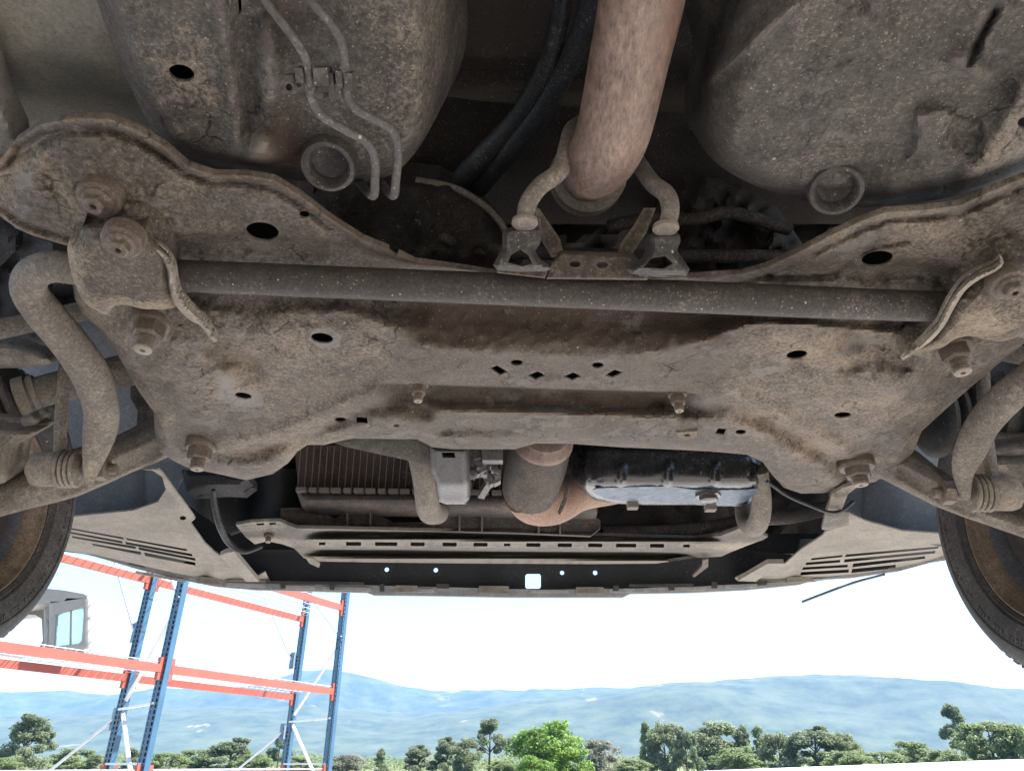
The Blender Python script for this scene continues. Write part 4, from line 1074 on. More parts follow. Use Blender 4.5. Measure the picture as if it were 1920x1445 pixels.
# ---- radiator support beam
CRU = [(442, 984), (470, 979), (524, 977), (540, 984), (556, 990), (700, 993), (960, 999), (1160, 1005), (1300, 1009), (1352, 1004), (1388, 990), (1412, 994), (1440, 1006), (1430, 1012), (1402, 1022), (1372, 1034), (1352, 1043), (1300, 1046), (1230, 1056), (1100, 1057), (900, 1056), (700, 1054), (600, 1052), (570, 1046), (552, 1028), (530, 1020), (502, 1014), (478, 1020), (460, 1006)]
def cr_t(x, y, d):
    yc = 1021 + (x - 960) * 0.009
    v = y - yc
    h = 0.50 + 0.030 * (sm(8, 13, np.abs(v)) - sm(20, 27, np.abs(v)) * 0.9) * sm(550, 620, x) * sm(1370, 1300, x)
    h = h + 0.03 * sm(590, 500, x) + 0.02 * sm(1320, 1420, x) + 0.0015 * fbm(x / 30, y / 12, 91)
    return T_h(x, y, h) + 0.02 * np.exp(-((x - 512) / 18) ** 2)
chs = []
for (x, w) in ((663, 15), (724, 22), (783, 14), (843, 14), (901, 14), (1000, 14), (1059, 14), (1116, 14), (1174, 20), (1232, 14)):
    y = 1021 + (x - 960) * 0.006
    chs.append([(x + w * math.cos(a) if abs(math.cos(a)) > 0.9 else x + (w - 3) * (1 if math.cos(a) > 0 else -1) + 3 * math.cos(a), y + 3.8 * math.sin(a)) for a in [2 * math.pi * k / 16 for k in range(16)]])
for x in (604, 951, 1287):
    y = 1021 + (x - 960) * 0.006
    chs.append([(x - 6, y - 2.6), (x + 6, y - 2.6), (x + 6, y + 2.8), (x - 6, y + 2.8)])
chs += [[(480, 981), (494, 980), (496, 984), (482, 985)], [(504, 980), (516, 979), (518, 983), (506, 984)]]
crs = sheet('radiator_support', CRU, cr_t, M['cross'], car, holes=chs, res=4, thick=0.008, cap=False, hole_thick=0.0012, dust=lambda x, y: -0.55 + 0.9 * np.exp(-(((y - 1021 - (x - 960) * 0.009) / 9.5) ** 4)) + 0.6 * sm(560, 520, x) + 0.5 * sm(1330, 1400, x) + 0.4 * sm(1044, 1052, y) + 0.3 * sm(1000, 992, y))  # lower dust tone in the side bands paints the shade of their slopes
bolt(505, 996, 0.54, 11, crs, (0.1, -0.2, -1), 'nut', 1.2, 1.2)
sheet('support_tongue', [(572, 1044), (590, 1048), (600, 1058), (598, 1064), (580, 1056)], lambda x, y, d: T_h(x, y, 0.50), M['cross'], crs, res=5, thick=0.006)
sheet('support_tongue', [(1318, 1050), (1328, 1048), (1328, 1062), (1302, 1082), (1298, 1080), (1316, 1062)], lambda x, y, d: T_h(x, y, 0.50), M['shroud'], crs, res=5, thick=0.006)

# ---- radiator: core with tubes, tank
RADT = 1.78
rad = sheet('radiator', [(552, 836), (830, 830), (930, 832), (1120, 836), (1120, 926), (560, 920)], lambda x, y, d: RADT, M['core'], car, res=30, thick=0.05, ext=(0, 1, 0))
fm = None
for k in range(34):
    x = 564 + k * 12.6
    if fm is None:
        a = Q(x, 836, RADT - 0.004); b = Q(x - 6, 918, RADT - 0.004 + 0.0)
        mb = MB().bar(Vector((0, 0, 0)), b - a, 0.0016, 0.008)
        o0 = mb.build('radiator_tube', M['fin'], rad, None, None); o0.location = a
        fm = o0
    else:
        o = fm.copy(); COL.objects.link(o); o.location = Q(x, 836 + k * 0.2, RADT - 0.004)
tk = sheet('radiator_tank', [(556, 922), (1120, 930), (1120, 962), (600, 954), (566, 950)], lambda x, y, d: RADT - 0.03 - 0.03 * np.sqrt(np.clip(d / 12, 0, 1)), M['shroud'], rad, res=6, thick=0.05, ext=(0, 1, 0))
for k in range(26):
    x = 566 + k * 21.5; y = 919 + k * 0.35
    MB().box(Q(x, y, RADT - 0.045), 0.024 - 0.006 * (k % 3 == 1), 0.02, 0.010).build('crimp_tab', M['fin'], rad, None, None)
SH = [(526, 952), (590, 951), (612, 964), (628, 971), (640, 966), (652, 955), (700, 955), (716, 968), (736, 979), (826, 979), (842, 968), (852, 958), (1000, 960), (1110, 962), (1126, 976), (1126, 990), (1108, 1004), (960, 998), (700, 992), (540, 990), (526, 975)]
shr = sheet('fan_shroud', SH, lambda x, y, d: 1.80 - 0.014 * np.clip(1 - d / 5, 0, 1), M['shroud'], car, res=6, thick=0.02, ext=(0, 1, 0.1))
for (x, y0, y1) in ((653, 958, 990), (696, 958, 991), (862, 962, 996), (904, 962, 997), (1010, 962, 1000), (1050, 962, 1001)):
    mb = MB().bar(Q(x, y0, 1.785), Q(x, y1, 1.785), 0.004, 0.02); mb.build('shroud_rib', M['shroud'], shr, None, None)
ptube('cooling_pipe', [(1130, 1000, 1.95), (1200, 998, 1.95), (1300, 992, 1.95), (1400, 975, 1.92), (1480, 968, 1.9), (1560, 950, 1.85)], [14, 13, 12, 12, 14, 14], M['shroud'], car, 16, 5)
sheet('fan_cowl', [(1080, 940), (1360, 940), (1380, 1000), (1150, 1004), (1100, 975)], lambda x, y, d: 2.0 + 0.03 * fbm(x / 30, y / 30, 95), M['dark'], car, res=12, thick=0.02, ext=(0, 1, 0))
ptube('radiator_hose', [(782, 850, 1.52), (795, 900, 1.56), (800, 935, 1.60), (806, 958, 1.66), (820, 960, 1.74)], [19, 21, 22, 23, 22], M['rod'], car, 20, 6)
ptube('coolant_hose', [(1425, 880, 1.42), (1428, 940, 1.46), (1422, 978, 1.50), (1410, 988, 1.56), (1398, 975, 1.62), (1394, 950, 1.66)], [15, 18, 19, 18, 17, 16], M['rod'], car, 18, 7)

# ---- engine mount, lumps and fittings by the flex pipe
mt = sheet('engine_mount', [(806, 836), (878, 838), (880, 900), (880, 936), (872, 945), (836, 945), (822, 940), (818, 905), (806, 880)], lambda x, y, d: 1.33 - 0.02 * np.sqrt(np.clip(d / 9, 0, 1)) + 0.05 * sm(902, 940, y), M['oily'], car, holes=[[(828, 848), (852, 848), (854, 858), (830, 858)]], res=4, thick=0.08, ext=(0, 0.8, 0.6))
mb = MB()
for k in range(26):
    x = random.uniform(884, 940); y = random.uniform(842, 905)
    mb.box(Q(x, y, 1.36 + random.uniform(0, 0.05)), random.uniform(0.006, 0.022), 0.02, random.uniform(0.005, 0.02), Matrix.Rotation(random.uniform(-0.6, 0.6), 3, 'Y'))
mb.box(Q(924, 856, 1.34), 0.038, 0.02, 0.022)
mb.bar(Q(922, 894, 1.40), Q(900, 930, 1.42), 0.014, 0.014)
mb.build('mount_fitting', M['oily'], car, None, None)
sheet('mount_arm_plate', [(620, 828), (790, 830), (806, 846), (806, 872), (760, 862), (650, 838)], lambda x, y, d: 1.36, M['cross'], car, res=8, thick=0.01)

# ---- front exhaust: flex pipe and manifold elbow
fx = MB()
a = Q(1020, 815, 1.38); b = Q(992, 922, 1.52); d = (b - a)
n = 28
prof = [(0.046, 0)]
for k in range(n):
    z = d.length * (k + 1) / (n + 1)
    rr = 0.058 + 0.004 * math.sin(k / n * math.pi)
    prof += [(rr - 0.0013, z), (rr, z + 0.0025)]
prof += [(0.052, d.length), (0.046, d.length + 0.008)]
fxo = fx.lathe(a, d, prof, 40).build('flex_pipe', M['flex'], car)
MB().lathe(a - d * 0.06, d, [(0.042, 0), (0.049, 0.004), (0.051, 0.012), (0.060, 0.022), (0.061, 0.03)], 36).build('flex_collar', M['pipe'], fxo)
ptube('manifold_pipe', [(988, 922, 1.52), (1005, 938, 1.54), (1040, 940, 1.59), (1085, 922, 1.64), (1150, 915, 1.7)], [46, 46, 42, 36, 30], M['manifold'], car, 26, 8)
sheet('heat_strap', [(1060, 915), (1066, 915), (1062, 940), (1050, 965), (1046, 962), (1056, 938)], lambda x, y, d: 1.50, M['rubber'], fxo, res=5, thick=0.004)

# ---- oil pan
PAN = [(1062, 850), (1076, 838), (1200, 838), (1330, 840), (1405, 846), (1428, 866), (1438, 890), (1430, 915), (1412, 936), (1388, 949), (1300, 946), (1200, 946), (1128, 940), (1098, 926), (1076, 898)]
def pan_t(x, y, d):
    bot = np.maximum(T_h(x, y, 0.484), 1.36)
    t = np.where(y > 912, T_h(x, y, 0.484), 1.40 + 0.0 * x)
    k = sm(900, 916, y)
    tb_ = T_h(x, np.maximum(y, 911), 0.484)
    t = (1.41 - 0.02 * sm(840, 905, y)) * (1 - k) + tb_ * k
    t = t + 0.13 * (1 - np.clip((x - 1062) / 75, 0, 1)) ** 2 + 0.08 * (1 - np.clip((1440 - x) / 40, 0, 1)) ** 2
    for cx in (1165, 1252, 1340):
        t = t - 0.012 * np.exp(-((x - cx) / 6) ** 2) * sm(860, 880, y) * sm(918, 908, y)
    for cx in (1085, 1100):
        t = t - 0.008 * np.exp(-((x - cx) / 5) ** 2) * sm(925, 900, y)
    return t + 0.0012 * fbm(x / 40, y / 22, 99) + 0.02 * (1 - np.clip(d / 9, 0, 1)) ** 2
pan = sheet('oil_pan', PAN, pan_t, M['pan'], car, res=4, thick=0.06, ext=(0, 0.6, 0.8), smooth=2, label='black oily pan with ribs')
sheet('oil_film_sky_tint', [(1112, 918), (1150, 914), (1260, 912), (1300, 918), (1400, 918), (1422, 916), (1408, 932), (1384, 944), (1300, 942), (1200, 941), (1136, 935)], lambda x, y, d: T_h(x, y, 0.4815 + 0.0016 * fbm(x / 9, y / 5, 101, 3)), M['sky_tint_pan'], pan, res=3.5, thick=0.002, smooth=2)  # wet oil whose blue tone paints in the sky's reflection

MB().lathe(Q(1328, 929, float(T_h(1328, 929, 0.478))), (0, 0, -1), [(0.026, -0.004), (0.026, 0.002), (0.019, 0.003), (0.019, 0.010), (0.016, 0.012)], 6).build('drain_plug', M['pan'], pan)
for (x, y) in ((1186, 948), (1332, 952)):
    MB().box(Q(x, y, 1.50), 0.022, 0.02, 0.012).build('pan_tab', M['cross'], pan, None, None)
ptube('sensor_wire', [(1438, 902, 1.40), (1475, 928, 1.42), (1520, 948, 1.44), (1556, 960, 1.46), (1580, 956, 1.48), (1600, 940, 1.55)], [3.2] * 6, M['hose'], car, 8, 6)
ptube('sensor_wire', [(400, 918, 1.62), (402, 945, 1.64), (412, 985, 1.66), (430, 1018, 1.70), (458, 1034, 1.72), (490, 1024, 1.76)], [4, 6, 6.5, 6, 4.5, 4], M['hose'], car, 10, 6)
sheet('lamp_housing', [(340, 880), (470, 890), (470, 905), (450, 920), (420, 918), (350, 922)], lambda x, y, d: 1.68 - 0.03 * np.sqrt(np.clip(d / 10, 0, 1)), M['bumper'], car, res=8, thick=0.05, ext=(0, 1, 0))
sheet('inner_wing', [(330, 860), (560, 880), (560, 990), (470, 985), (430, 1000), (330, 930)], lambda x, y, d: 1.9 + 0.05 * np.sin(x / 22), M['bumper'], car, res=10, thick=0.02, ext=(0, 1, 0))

# ---- main exhaust pipe with hangers
pipe_pts = [(1222, -130, 0.56), (1203, 0, 0.60), (1180, 110, 0.635), (1158, 215, 0.665), (1146, 258, 0.685), (1132, 288, 0.715), (1117, 308, 0.77), (1106, 322, 0.87), (1098, 334, 1.0)]
pm = MB().tube([Q(*p) for p in pipe_pts], [0.0362, 0.0362, 0.0358, 0.0355, 0.0355, 0.0355, 0.0355, 0.0355, 0.0355], 40, 10)
pipe = pm.build('exhaust_pipe', M['pipe'], car, None, 50)
c = Q(1102, 330, 0.94); ax = (Q(*pipe_pts[-1]) - Q(*pipe_pts[-2])).normalized()
MB().lathe(c, ax, [(0.036, -0.06), (0.047, -0.055), (0.048, -0.045), (0.043, -0.04), (0.043, 0.02), (0.052, 0.025), (0.052, 0.04)], 36).build('pipe_collar', M['rod'], pipe)
hg = [(1135, 232, 0.80), (1100, 228, 0.78), (1072, 243, 0.755), (1062, 280, 0.73), (1050, 320, 0.715), (1012, 350, 0.70), (990, 382, 0.69), (984, 415, 0.69)]
ptube('hanger_rod', hg, [13, 14, 15, 16, 17, 17, 17, 16], M['rod'], pipe, 16, 7)
ptube('hanger_rod', [(1180, 270, 0.80), (1200, 310, 0.745), (1222, 342, 0.72), (1250, 366, 0.70), (1257, 396, 0.69), (1249, 425, 0.69)], [14, 15, 16, 17, 17, 16], M['rod'], pipe, 16, 7)
for (x, y) in ((984, 414), (1248, 424)):
    s = 0.69 / F
    MB().lathe(Q(x, y, 0.69), (0, 0.25, -1), [(15 * s, -8 * s), (24 * s, -2 * s), (25 * s, 6 * s), (20 * s, 12 * s), (14 * s, 14 * s)], 20).build('rod_stop', M['rod'], pipe)
def hanger(pts, hole):
    sheet('rubber_hanger', pts, lambda x, y, d: 0.715 - 0.022 * np.sqrt(np.clip(d / 9, 0, 1)), M['rubber'], pipe, holes=[hole], res=4, thick=0.03, ext=(0, 0.7, 0.5), smooth=2)
hanger([(942, 440), (956, 426), (1006, 424), (1014, 440), (1012, 458), (1004, 470), (1014, 486), (1030, 498), (1024, 508), (932, 506), (930, 486), (942, 466)], [(952, 492), (958, 478), (975, 468), (990, 478), (998, 494), (980, 500)])
hanger([(1216, 446), (1226, 436), (1268, 434), (1276, 452), (1270, 470), (1284, 490), (1288, 516), (1188, 512), (1192, 496), (1212, 480), (1220, 462)], [(1206, 502), (1222, 484), (1248, 480), (1262, 494), (1246, 504)])
hb = sheet('hanger_bracket', [(1026, 520), (1036, 492), (1050, 470), (1186, 474), (1202, 494), (1216, 522)], lambda x, y, d: 0.745 + 0.012 * np.clip(1 - d / 7, 0, 1) * sm(500, 470, y), M['bracket'], pipe, holes=[ell(1078, 495, 11, 6), ell(1129, 497, 11, 6)], res=5, thick=0.012, ext=(0, 0.8, 0.4))
sheet('bracket_wing', [(1001, 386), (1012, 392), (1050, 448), (1056, 472), (1036, 474), (1016, 440), (1008, 410)], lambda x, y, d: 0.76, M['bracket'], hb, res=6, thick=0.02, ext=(0, 0.9, 0.4))
sheet('bracket_wing', [(1230, 390), (1207, 390), (1190, 420), (1164, 456), (1164, 474), (1186, 476), (1212, 436)], lambda x, y, d: 0.76, M['bracket'], hb, res=6, thick=0.02, ext=(0, 0.9, 0.4))
sheet('bracket_foot', [(930, 498), (950, 488), (966, 492), (980, 500), (1028, 504), (1022, 520), (932, 510)], lambda x, y, d: 0.735, M['bracket'], hb, res=6, thick=0.006, ext=(0, 0.8, 0.4))
sheet('bracket_foot', [(1192, 502), (1220, 506), (1240, 494), (1262, 494), (1290, 508), (1288, 520), (1200, 516)], lambda x, y, d: 0.735, M['bracket'], hb, res=6, thick=0.006, ext=(0, 0.8, 0.4))

# ---- dark things above the subframe
ptube('heater_hose', [(1062, -90, 0.66), (1048, 40, 0.73), (1018, 140, 0.80), (965, 230, 0.90), (880, 320, 1.0), (790, 430, 1.2)], [20, 19, 19, 20, 20, 20], M['hose'], car, 18, 6)
ptube('heater_hose', [(1128, -90, 0.64), (1098, 40, 0.71), (1060, 130, 0.78), (1000, 230, 0.88), (920, 320, 1.0), (830, 430, 1.2)], [23, 22, 22, 22, 22, 22], M['hose'], car, 18, 6)
ptube('wire_sheath', [(1068, -90, 0.655), (1056, 10, 0.70), (1048, 60, 0.735)], [9, 8, 8], M['hose'], car, 10, 5)
gb = sheet('gearbox', [(560, 330), (780, 305), (850, 325), (915, 375), (958, 440), (965, 510), (600, 500)], lambda x, y, d: 1.06 - 0.08 * np.sqrt(np.clip(d / 50, 0, 1)) + 0.02 * fbm(x / 30, y / 30, 111), M['dark'], car, res=8, thick=0.15, ext=(0, 0.8, 0.6), smooth=2)
ptube('gearbox_rim', [(780, 338, 1.0), (850, 352, 1.0), (905, 384, 1.0), (940, 420, 1.0), (958, 460, 1.0)], [7, 7, 7, 7, 7], M['rod'], gb, 8, 5)
ptube('steering_rack', [(560, 428, 1.0), (700, 446, 1.0), (840, 458, 1.0), (960, 472, 1.0), (1200, 480, 1.02), (1500, 480, 1.05)], [13] * 6, M['shroud'], car, 16, 4)
ptube('steering_pipe', [(660, 350, 1.02), (740, 385, 1.0), (800, 425, 0.99), (850, 455, 0.98)], [8, 9, 9, 9], M['shroud'], car, 12, 5)
sheet('gearbox', [(1280, 330), (1420, 365), (1480, 420), (1500, 500), (1260, 500)], lambda x, y, d: 1.10 - 0.06 * np.sqrt(np.clip(d / 40, 0, 1)) + 0.03 * fbm(x / 26, y / 26, 113), M['dark'], car, res=8, thick=0.15, ext=(0, 0.8, 0.6), smooth=2)
ptube('wiring_loom', [(1140, 425, 1.0), (1220, 410, 1.0), (1300, 412, 1.0), (1370, 400, 1.0), (1480, 430, 1.02)], [12, 13, 12, 13, 12], M['shroud'], car, 10, 6)
sheet('strut_shade_sheet', [(1830, 660), (1880, 560), (2100, 520), (2100, 800), (1900, 800), (1850, 740)], lambda x, y, d: 1.27 + 0.05 * fbm(x / 50, y / 50, 117), M['bumper'], car, res=14, thick=0.05, ext=(0, CP, SP))  # dark sheet added to put shade in the space beside the wheel
# second dark sheet, standing in for the suspension shade beside the wings
sheet('strut_shade_sheet', [(-160, 380), (60, 400), (150, 470), (150, 560), (60, 640), (-160, 660)], lambda x, y, d: 1.20 + 0.06 * fbm(x / 50, y / 50, 115), M['bumper'], car, res=14, thick=0.05, ext=(0, CP, SP))

# ------------------------------------------------------------------ pallet rack
PB = Vector((-3.32, 7.28, 0)); DIRV = Vector((1.09, 2.47, 0)); DEP = Vector((-0.745, 0.86, 0))
rack = empty('pallet_rack', (PB.x, PB.y, 0), 'tall blue and orange pallet rack standing empty in the yard', 'pallet rack')
ux = DIRV.normalized()                     # along the beams
uy = Vector((-ux.y, ux.x, 0))              # across the beams, away from the viewer side
LEV = [CAMZ - 0.07, CAMZ + 0.84, CAMZ + 1.86]
TOP = CAMZ + 2.35
def upright_mesh(h):
    """open channel with two rows of keyholes in its face, side flanges"""
    mb = MB()
    W, Dp, pit, hw, hh = 0.092, 0.062, 0.05, 0.011, 0.016
    n = int(h / pit)
    xs = [-W / 2, -0.024 - hw, -0.024 + hw, 0.024 - hw, 0.024 + hw, W / 2]
    for i in range(n):
        z0 = i * pit; zs = [z0, z0 + pit / 2 - hh, z0 + pit / 2 + hh, z0 + pit]
        V = [Vector((x, 0, z)) for z in zs for x in xs]
        Fc = []
        for r in range(3):
            for c_ in range(5):
                if r == 1 and c_ in (1, 3): continue
                a = r * 6 + c_
                Fc.append((a, a + 1, a + 7, a + 6))
        mb.add(V, Fc)
    H = n * pit
    for s in (-1, 1):
        mb.box((s * (W / 2 + 0.0015), Dp / 2, H / 2), 0.003, Dp, H)
        mb.box((s * (W / 2 - 0.015), Dp, H / 2), 0.03, 0.003, H)
    me = bpy.data.meshes.new('upright')
    me.from_pydata([tuple(v) for v in mb.V], [], mb.F); me.update()
    me.materials.append(M['blue'])
    return me
um = upright_mesh(TOP)
def place(name, me, M4, parent):
    o = bpy.data.objects.new(name, me); COL.objects.link(o)
    setpar(o, parent); o.matrix_basis = M4
    return o
def frameM(p, x, y):
    Mx = Matrix.Identity(4)
    for i, v in enumerate((x, y, Vector((0, 0, 1)))):
        for r in range(3): Mx[r][i] = v[r]
    Mx.translation = p
    return Mx
frames = [PB - DIRV, PB, PB + DIRV]
du = DEP.normalized()
for fp in frames:
    for q in (fp, fp + DEP):
        place('upright', um, frameM(q - ux * 0.04, -uy, ux), rack)
    # zig-zag braces and one horizontal
    zs = [0.25, 1.15, 2.05, 2.95, 3.75]
    for i in range(4):
        a = fp + Vector((0, 0, zs[i])) if i % 2 else fp + DEP + Vector((0, 0, zs[i]))
        b = fp + DEP + Vector((0, 0, zs[i + 1] - 0.06)) if i % 2 else fp + Vector((0, 0, zs[i + 1] - 0.06))
        MB().bar(a - ux * 0.0, b - ux * 0.0, 0.035, 0.022).build('brace', M['galv'], rack, None, None)
    MB().bar(fp + Vector((0, 0, 2.0)) - ux * 0.04, fp + DEP + Vector((0, 0, 2.0)) - ux * 0.04, 0.03, 0.02).build('brace', M['galv'], rack, None, None)
    MB().bar(fp + Vector((0, 0, CAMZ + 0.0)) - ux * 0.04, fp + DEP + Vector((0, 0, CAMZ)) - ux * 0.04, 0.03, 0.02).build('brace', M['galv'], rack, None, None)
    for q in (fp, fp + DEP):
        MB().box(q + Vector((0, 0, 0.01)), 0.16, 0.14, 0.02).build('foot_plate', M['blue'], rack, None, None)
for bi in range(2):
    for z in LEV:
        for dv in (Vector((0, 0, 0)), DEP):
            a = frames[bi] + dv + ux * 0.06; b = frames[bi + 1] + dv - ux * 0.06
            bo = MB().bar(a + Vector((0, 0, z - 0.038)), b + Vector((0, 0, z - 0.038)), 0.045, 0.074).build('beam', M['orange'], rack, None, None)
            for e in (a, b):
                MB().bar(e + Vector((0, 0, z - 0.14)), e + Vector((0, 0, z + 0.06)), 0.058, 0.008 + 0.03, up=uy).build('connector', M['orange'], bo, None, None)
        # wire deck: real wires
        mb = MB()
        a = frames[bi] + Vector((0, 0, z + 0.012)); L = DIRV.length
        for k in range(27):
            p = a + ux * (L * (k + 0.5) / 27)
            mb.bar(p, p + DEP, 0.006, 0.006)
        for k in range(6):
            p = a + DEP * (k / 5)
            mb.bar(p + Vector((0, 0, 0.007)), p + DIRV + Vector((0, 0, 0.007)), 0.006, 0.006)
        tag(mb.build('wire_deck', M['galv'], rack, None, None), kind='stuff')
# row spacers and stays on the rear uprights
for fp, zz in ((frames[1] + DEP, 1.30), (frames[2] + DEP, 1.30), (frames[2] + DEP, 0.38), (frames[1] + DEP, 0.42)):
    p = fp + Vector((0, 0, CAMZ + zz)); q = p - ux * 0.0 + du * 0.20
    MB().bar(p + Vector((0, 0, 0)), q, 0.012, 0.16).build('spacer_plate', M['galv'] , rack, None, None)
    MB().bar(q, q + du * 0.10, 0.03, 0.22).build('spacer_plate', M['blue'], rack, None, None)
    up_ = zz > 1
    e = q + du * 0.05
    MB().bar(e, e + Vector((-1.0, 0.45, 1.5)) if up_ else e + Vector((-1.5, 0.4, -1.15)), 0.022, 0.022).build('stay', M['galv'], rack, None, None)

# cab shell that rests on the middle shelf
cp0 = frames[0] + ux * 1.05 + DEP * 0.42
def cab():
    o = empty('vehicle_cab', cp0 + Vector((0, 0, LEV[1] + 0.02)), 'old grey vehicle cab shell with square tinted window resting on the middle rack shelf', 'vehicle cab')
    return o
CY = 7.35
def cpt(px, py, y=CY): return Q(px, py, float(T_y(px, py, y)))
def solid(name, poly, y0, th, mat, parent, holes=(), lab=None):
    return sheet(name, poly, lambda x, y, d: T_y(x, y, y0) + 0.01 * (1 - np.clip(d / 3, 0, 1)), mat, parent, holes=holes, res=6, thick=th, ext=(0, 1, 0), label=lab, smooth=0)
cb = cab()
win = [(104, 1152), (110, 1148), (150, 1138), (156, 1140), (157, 1150), (153, 1200), (147, 1206), (101, 1211)]
side = [(92, 1124), (150, 1112), (160, 1114), (166, 1124), (166, 1204), (160, 1214), (92, 1224)]
w = solid('side_panel', side, CY - 0.30, 0.05, M['cab'], cb, holes=[win])
solid('side_window', win, CY - 0.27, 0.008, M['glass'], w)
solid('window_bar', [(131, 1143), (134, 1142), (133, 1209), (130, 1209)], CY - 0.285, 0.012, M['cab'], w)
# roof, a real slab that runs back over the cab
def prism(name, pts_near, pts_far, mat, parent):
    n = len(pts_near); V = pts_near + pts_far
    Fc = [tuple(range(n))[::-1], tuple(range(n, 2 * n))] + [(i, (i + 1) % n, n + (i + 1) % n, n + i) for i in range(n)]
    return mesh(name, V, Fc, mat, parent, None, 30)
rn = [(-40, 1092), (60, 1100), (120, 1106), (158, 1113), (164, 1120), (150, 1122), (92, 1130), (-40, 1150)]
prism('roof', [cpt(x, y, CY - 0.30) for x, y in rn], [cpt(x, y, CY - 0.30) + Vector((-0.80, 0.90, 0.0)) for x, y in rn], M['cab'], cb)
rp = [(82, 1138), (92, 1134), (96, 1222), (82, 1222)]
solid('pillar', rp, CY - 0.26, 0.06, M['cab'], cb)
bk_ = [(-60, 1120), (84, 1132), (92, 1150), (92, 1224), (-60, 1226)]
solid('rear_panel', bk_, CY + 0.1, 0.04, M['cab'], cb, holes=[[(-40, 1150), (66, 1152), (78, 1160), (80, 1200), (74, 1212), (-40, 1216)]])
solid('floor_sill', [(-60, 1214), (150, 1212), (150, 1228), (-60, 1226)], CY - 0.22, 0.25, M['cab'], cb)

# low white shed beyond the yard
def shed():
    o = empty('shed', (5.6, 12.5, 0), 'low white shed with a sloping sheet roof at the far right edge of the yard', 'shed')
    A0 = Vector((3.1, 11.0, CAMZ - 0.105)); B0 = Vector((9.0, 11.6, CAMZ + 0.075)); A1 = A0 + Vector((0.2, 3.0, 0.0)); B1 = B0 + Vector((0.2, 3.0, 0.0))
    t = Vector((0, 0, 0.03))
    mesh('roof', [A0 - t, B0 - t, B1 - t, A1 - t, A0, B0, B1, A1], [(3, 2, 1, 0), (4, 5, 6, 7), (0, 1, 5, 4), (1, 2, 6, 5), (2, 3, 7, 6), (3, 0, 4, 7)], M['white'], o, None, None)
    g = [Vector((p.x, p.y, 0)) for p in (A0, B0, B1, A1)]; k = Vector((0.0, 0.12, -0.031)); k2 = Vector((0, -0.12, -0.031))
    tp = [A0 + k, B0 + k, B1 + k2, A1 + k2]
    gb_ = [Vector((p.x, p.y, 0.005)) for p in tp]
    mesh('wall', gb_ + tp, [(0, 1, 5, 4), (1, 2, 6, 5), (2, 3, 7, 6), (3, 0, 4, 7)], M['white'], o, None, None)
    MB().lathe(A0.lerp(B0, 0.33) + Vector((0, 0.3, -0.004)), (0, 0, 1), [(0.10, 0), (0.09, 0.02), (0.03, 0.05)], 16).build('vent_cap', M['white'], o)
shed()

# ------------------------------------------------------------------ trees
def crown_mesh(kind, n, seed, mat):
    """unit crown: height 0..1 (crown part), radius about 0.5; many leaf-sized faces clustered on limbs"""
    r = np.random.default_rng(seed)
    cl = []
    if kind == 'pine':
        for k in range(38):
            z = 0.12 + 0.86 * r.random(); w = 0.46 * (1 - 0.75 * z ** 1.6) + 0.05
            a = r.random() * 6.283; q = w * (0.45 + 0.55 * r.random())
            cl.append((q * math.cos(a), q * math.sin(a), z, 0.09 + 0.07 * r.random()))
    elif kind == 'tall':
        for k in range(24):
            z = 0.30 + 0.68 * r.random(); w = 0.40 * math.sin(math.pi * min(1, (z - 0.2) / 0.8) ** 0.8) + 0.06
            a = r.random() * 6.283; q = w * (0.3 + 0.7 * r.random())
            cl.append((q * math.cos(a), q * math.sin(a), z, 0.08 + 0.07 * r.random()))
    elif kind == 'cone':
        for k in range(34):
            z = 0.03 + 0.95 * r.random(); w = 0.42 * (1 - z) ** 0.75 + 0.03
            a = r.random() * 6.283; q = w * (0.3 + 0.7 * r.random())
            cl.append((q * math.cos(a), q * math.sin(a), z, 0.07 + 0.06 * r.random()))
    else:
        for k in range(64):
            z = 0.06 + 0.88 * r.random() ** 0.85; w = 0.47 * math.sqrt(max(0.05, 1 - (2 * z - 0.85) ** 2 * 0.75))
            a = r.random() * 6.283; q = w * (0.35 + 0.65 * r.random())
            cl.append((q * math.cos(a), q * math.sin(a), z, 0.09 + 0.08 * r.random()))
    V = []; Fc = []
    for i in range(n):
        cx, cy, cz, cr = cl[r.integers(len(cl))]
        v = r.normal(size=3); v /= np.linalg.norm(v); v = v * cr * r.random() ** 0.4
        p = np.array([cx, cy, cz]) + v * np.array([1, 1, 0.75])
        s = 0.014 + 0.016 * r.random()
        nrm = v / (np.linalg.norm(v) + 1e-6) + r.normal(size=3) * 0.6 + np.array([0, 0, 0.35]); nrm /= np.linalg.norm(nrm)
        a = np.cross(nrm, r.normal(size=3)); a /= np.linalg.norm(a); b = np.cross(nrm, a)
        m = len(V)
        V += [tuple(p - a * s), tuple(p + b * s * 0.6), tuple(p + a * s), tuple(p - b * s * 0.6)]
        Fc.append((m, m + 1, m + 2, m + 3))
    me = bpy.data.meshes.new('crown'); me.from_pydata(V, [], Fc); me.update(); me.materials.append(mat)
    return me, cl
def trunk_mesh(cl, seed, hfrac):
    mb = MB(); rr = random.Random(seed)
    mb.tube([Vector((0, 0, -hfrac)), Vector((0.015, 0.01, 0.0)), Vector((-0.01, 0.0, 0.4)), Vector((0.01, 0.01, 0.85))], [0.035, 0.026, 0.018, 0.005], 8, 3)
    for (x, y, z, r_) in cl[:12]:
        z0 = max(0.0, z - 0.22)
        mb.tube([Vector((0, 0, z0)), Vector((x * 0.5, y * 0.5, z0 + (z - z0) * 0.65)), Vector((x, y, z))], [0.012, 0.008, 0.003], 5, 2)
    me = bpy.data.meshes.new('trunk'); me.from_pydata([tuple(v) for v in mb.V], [], mb.F); me.update(); me.materials.append(M['bark'])
    return me
KIND = {}
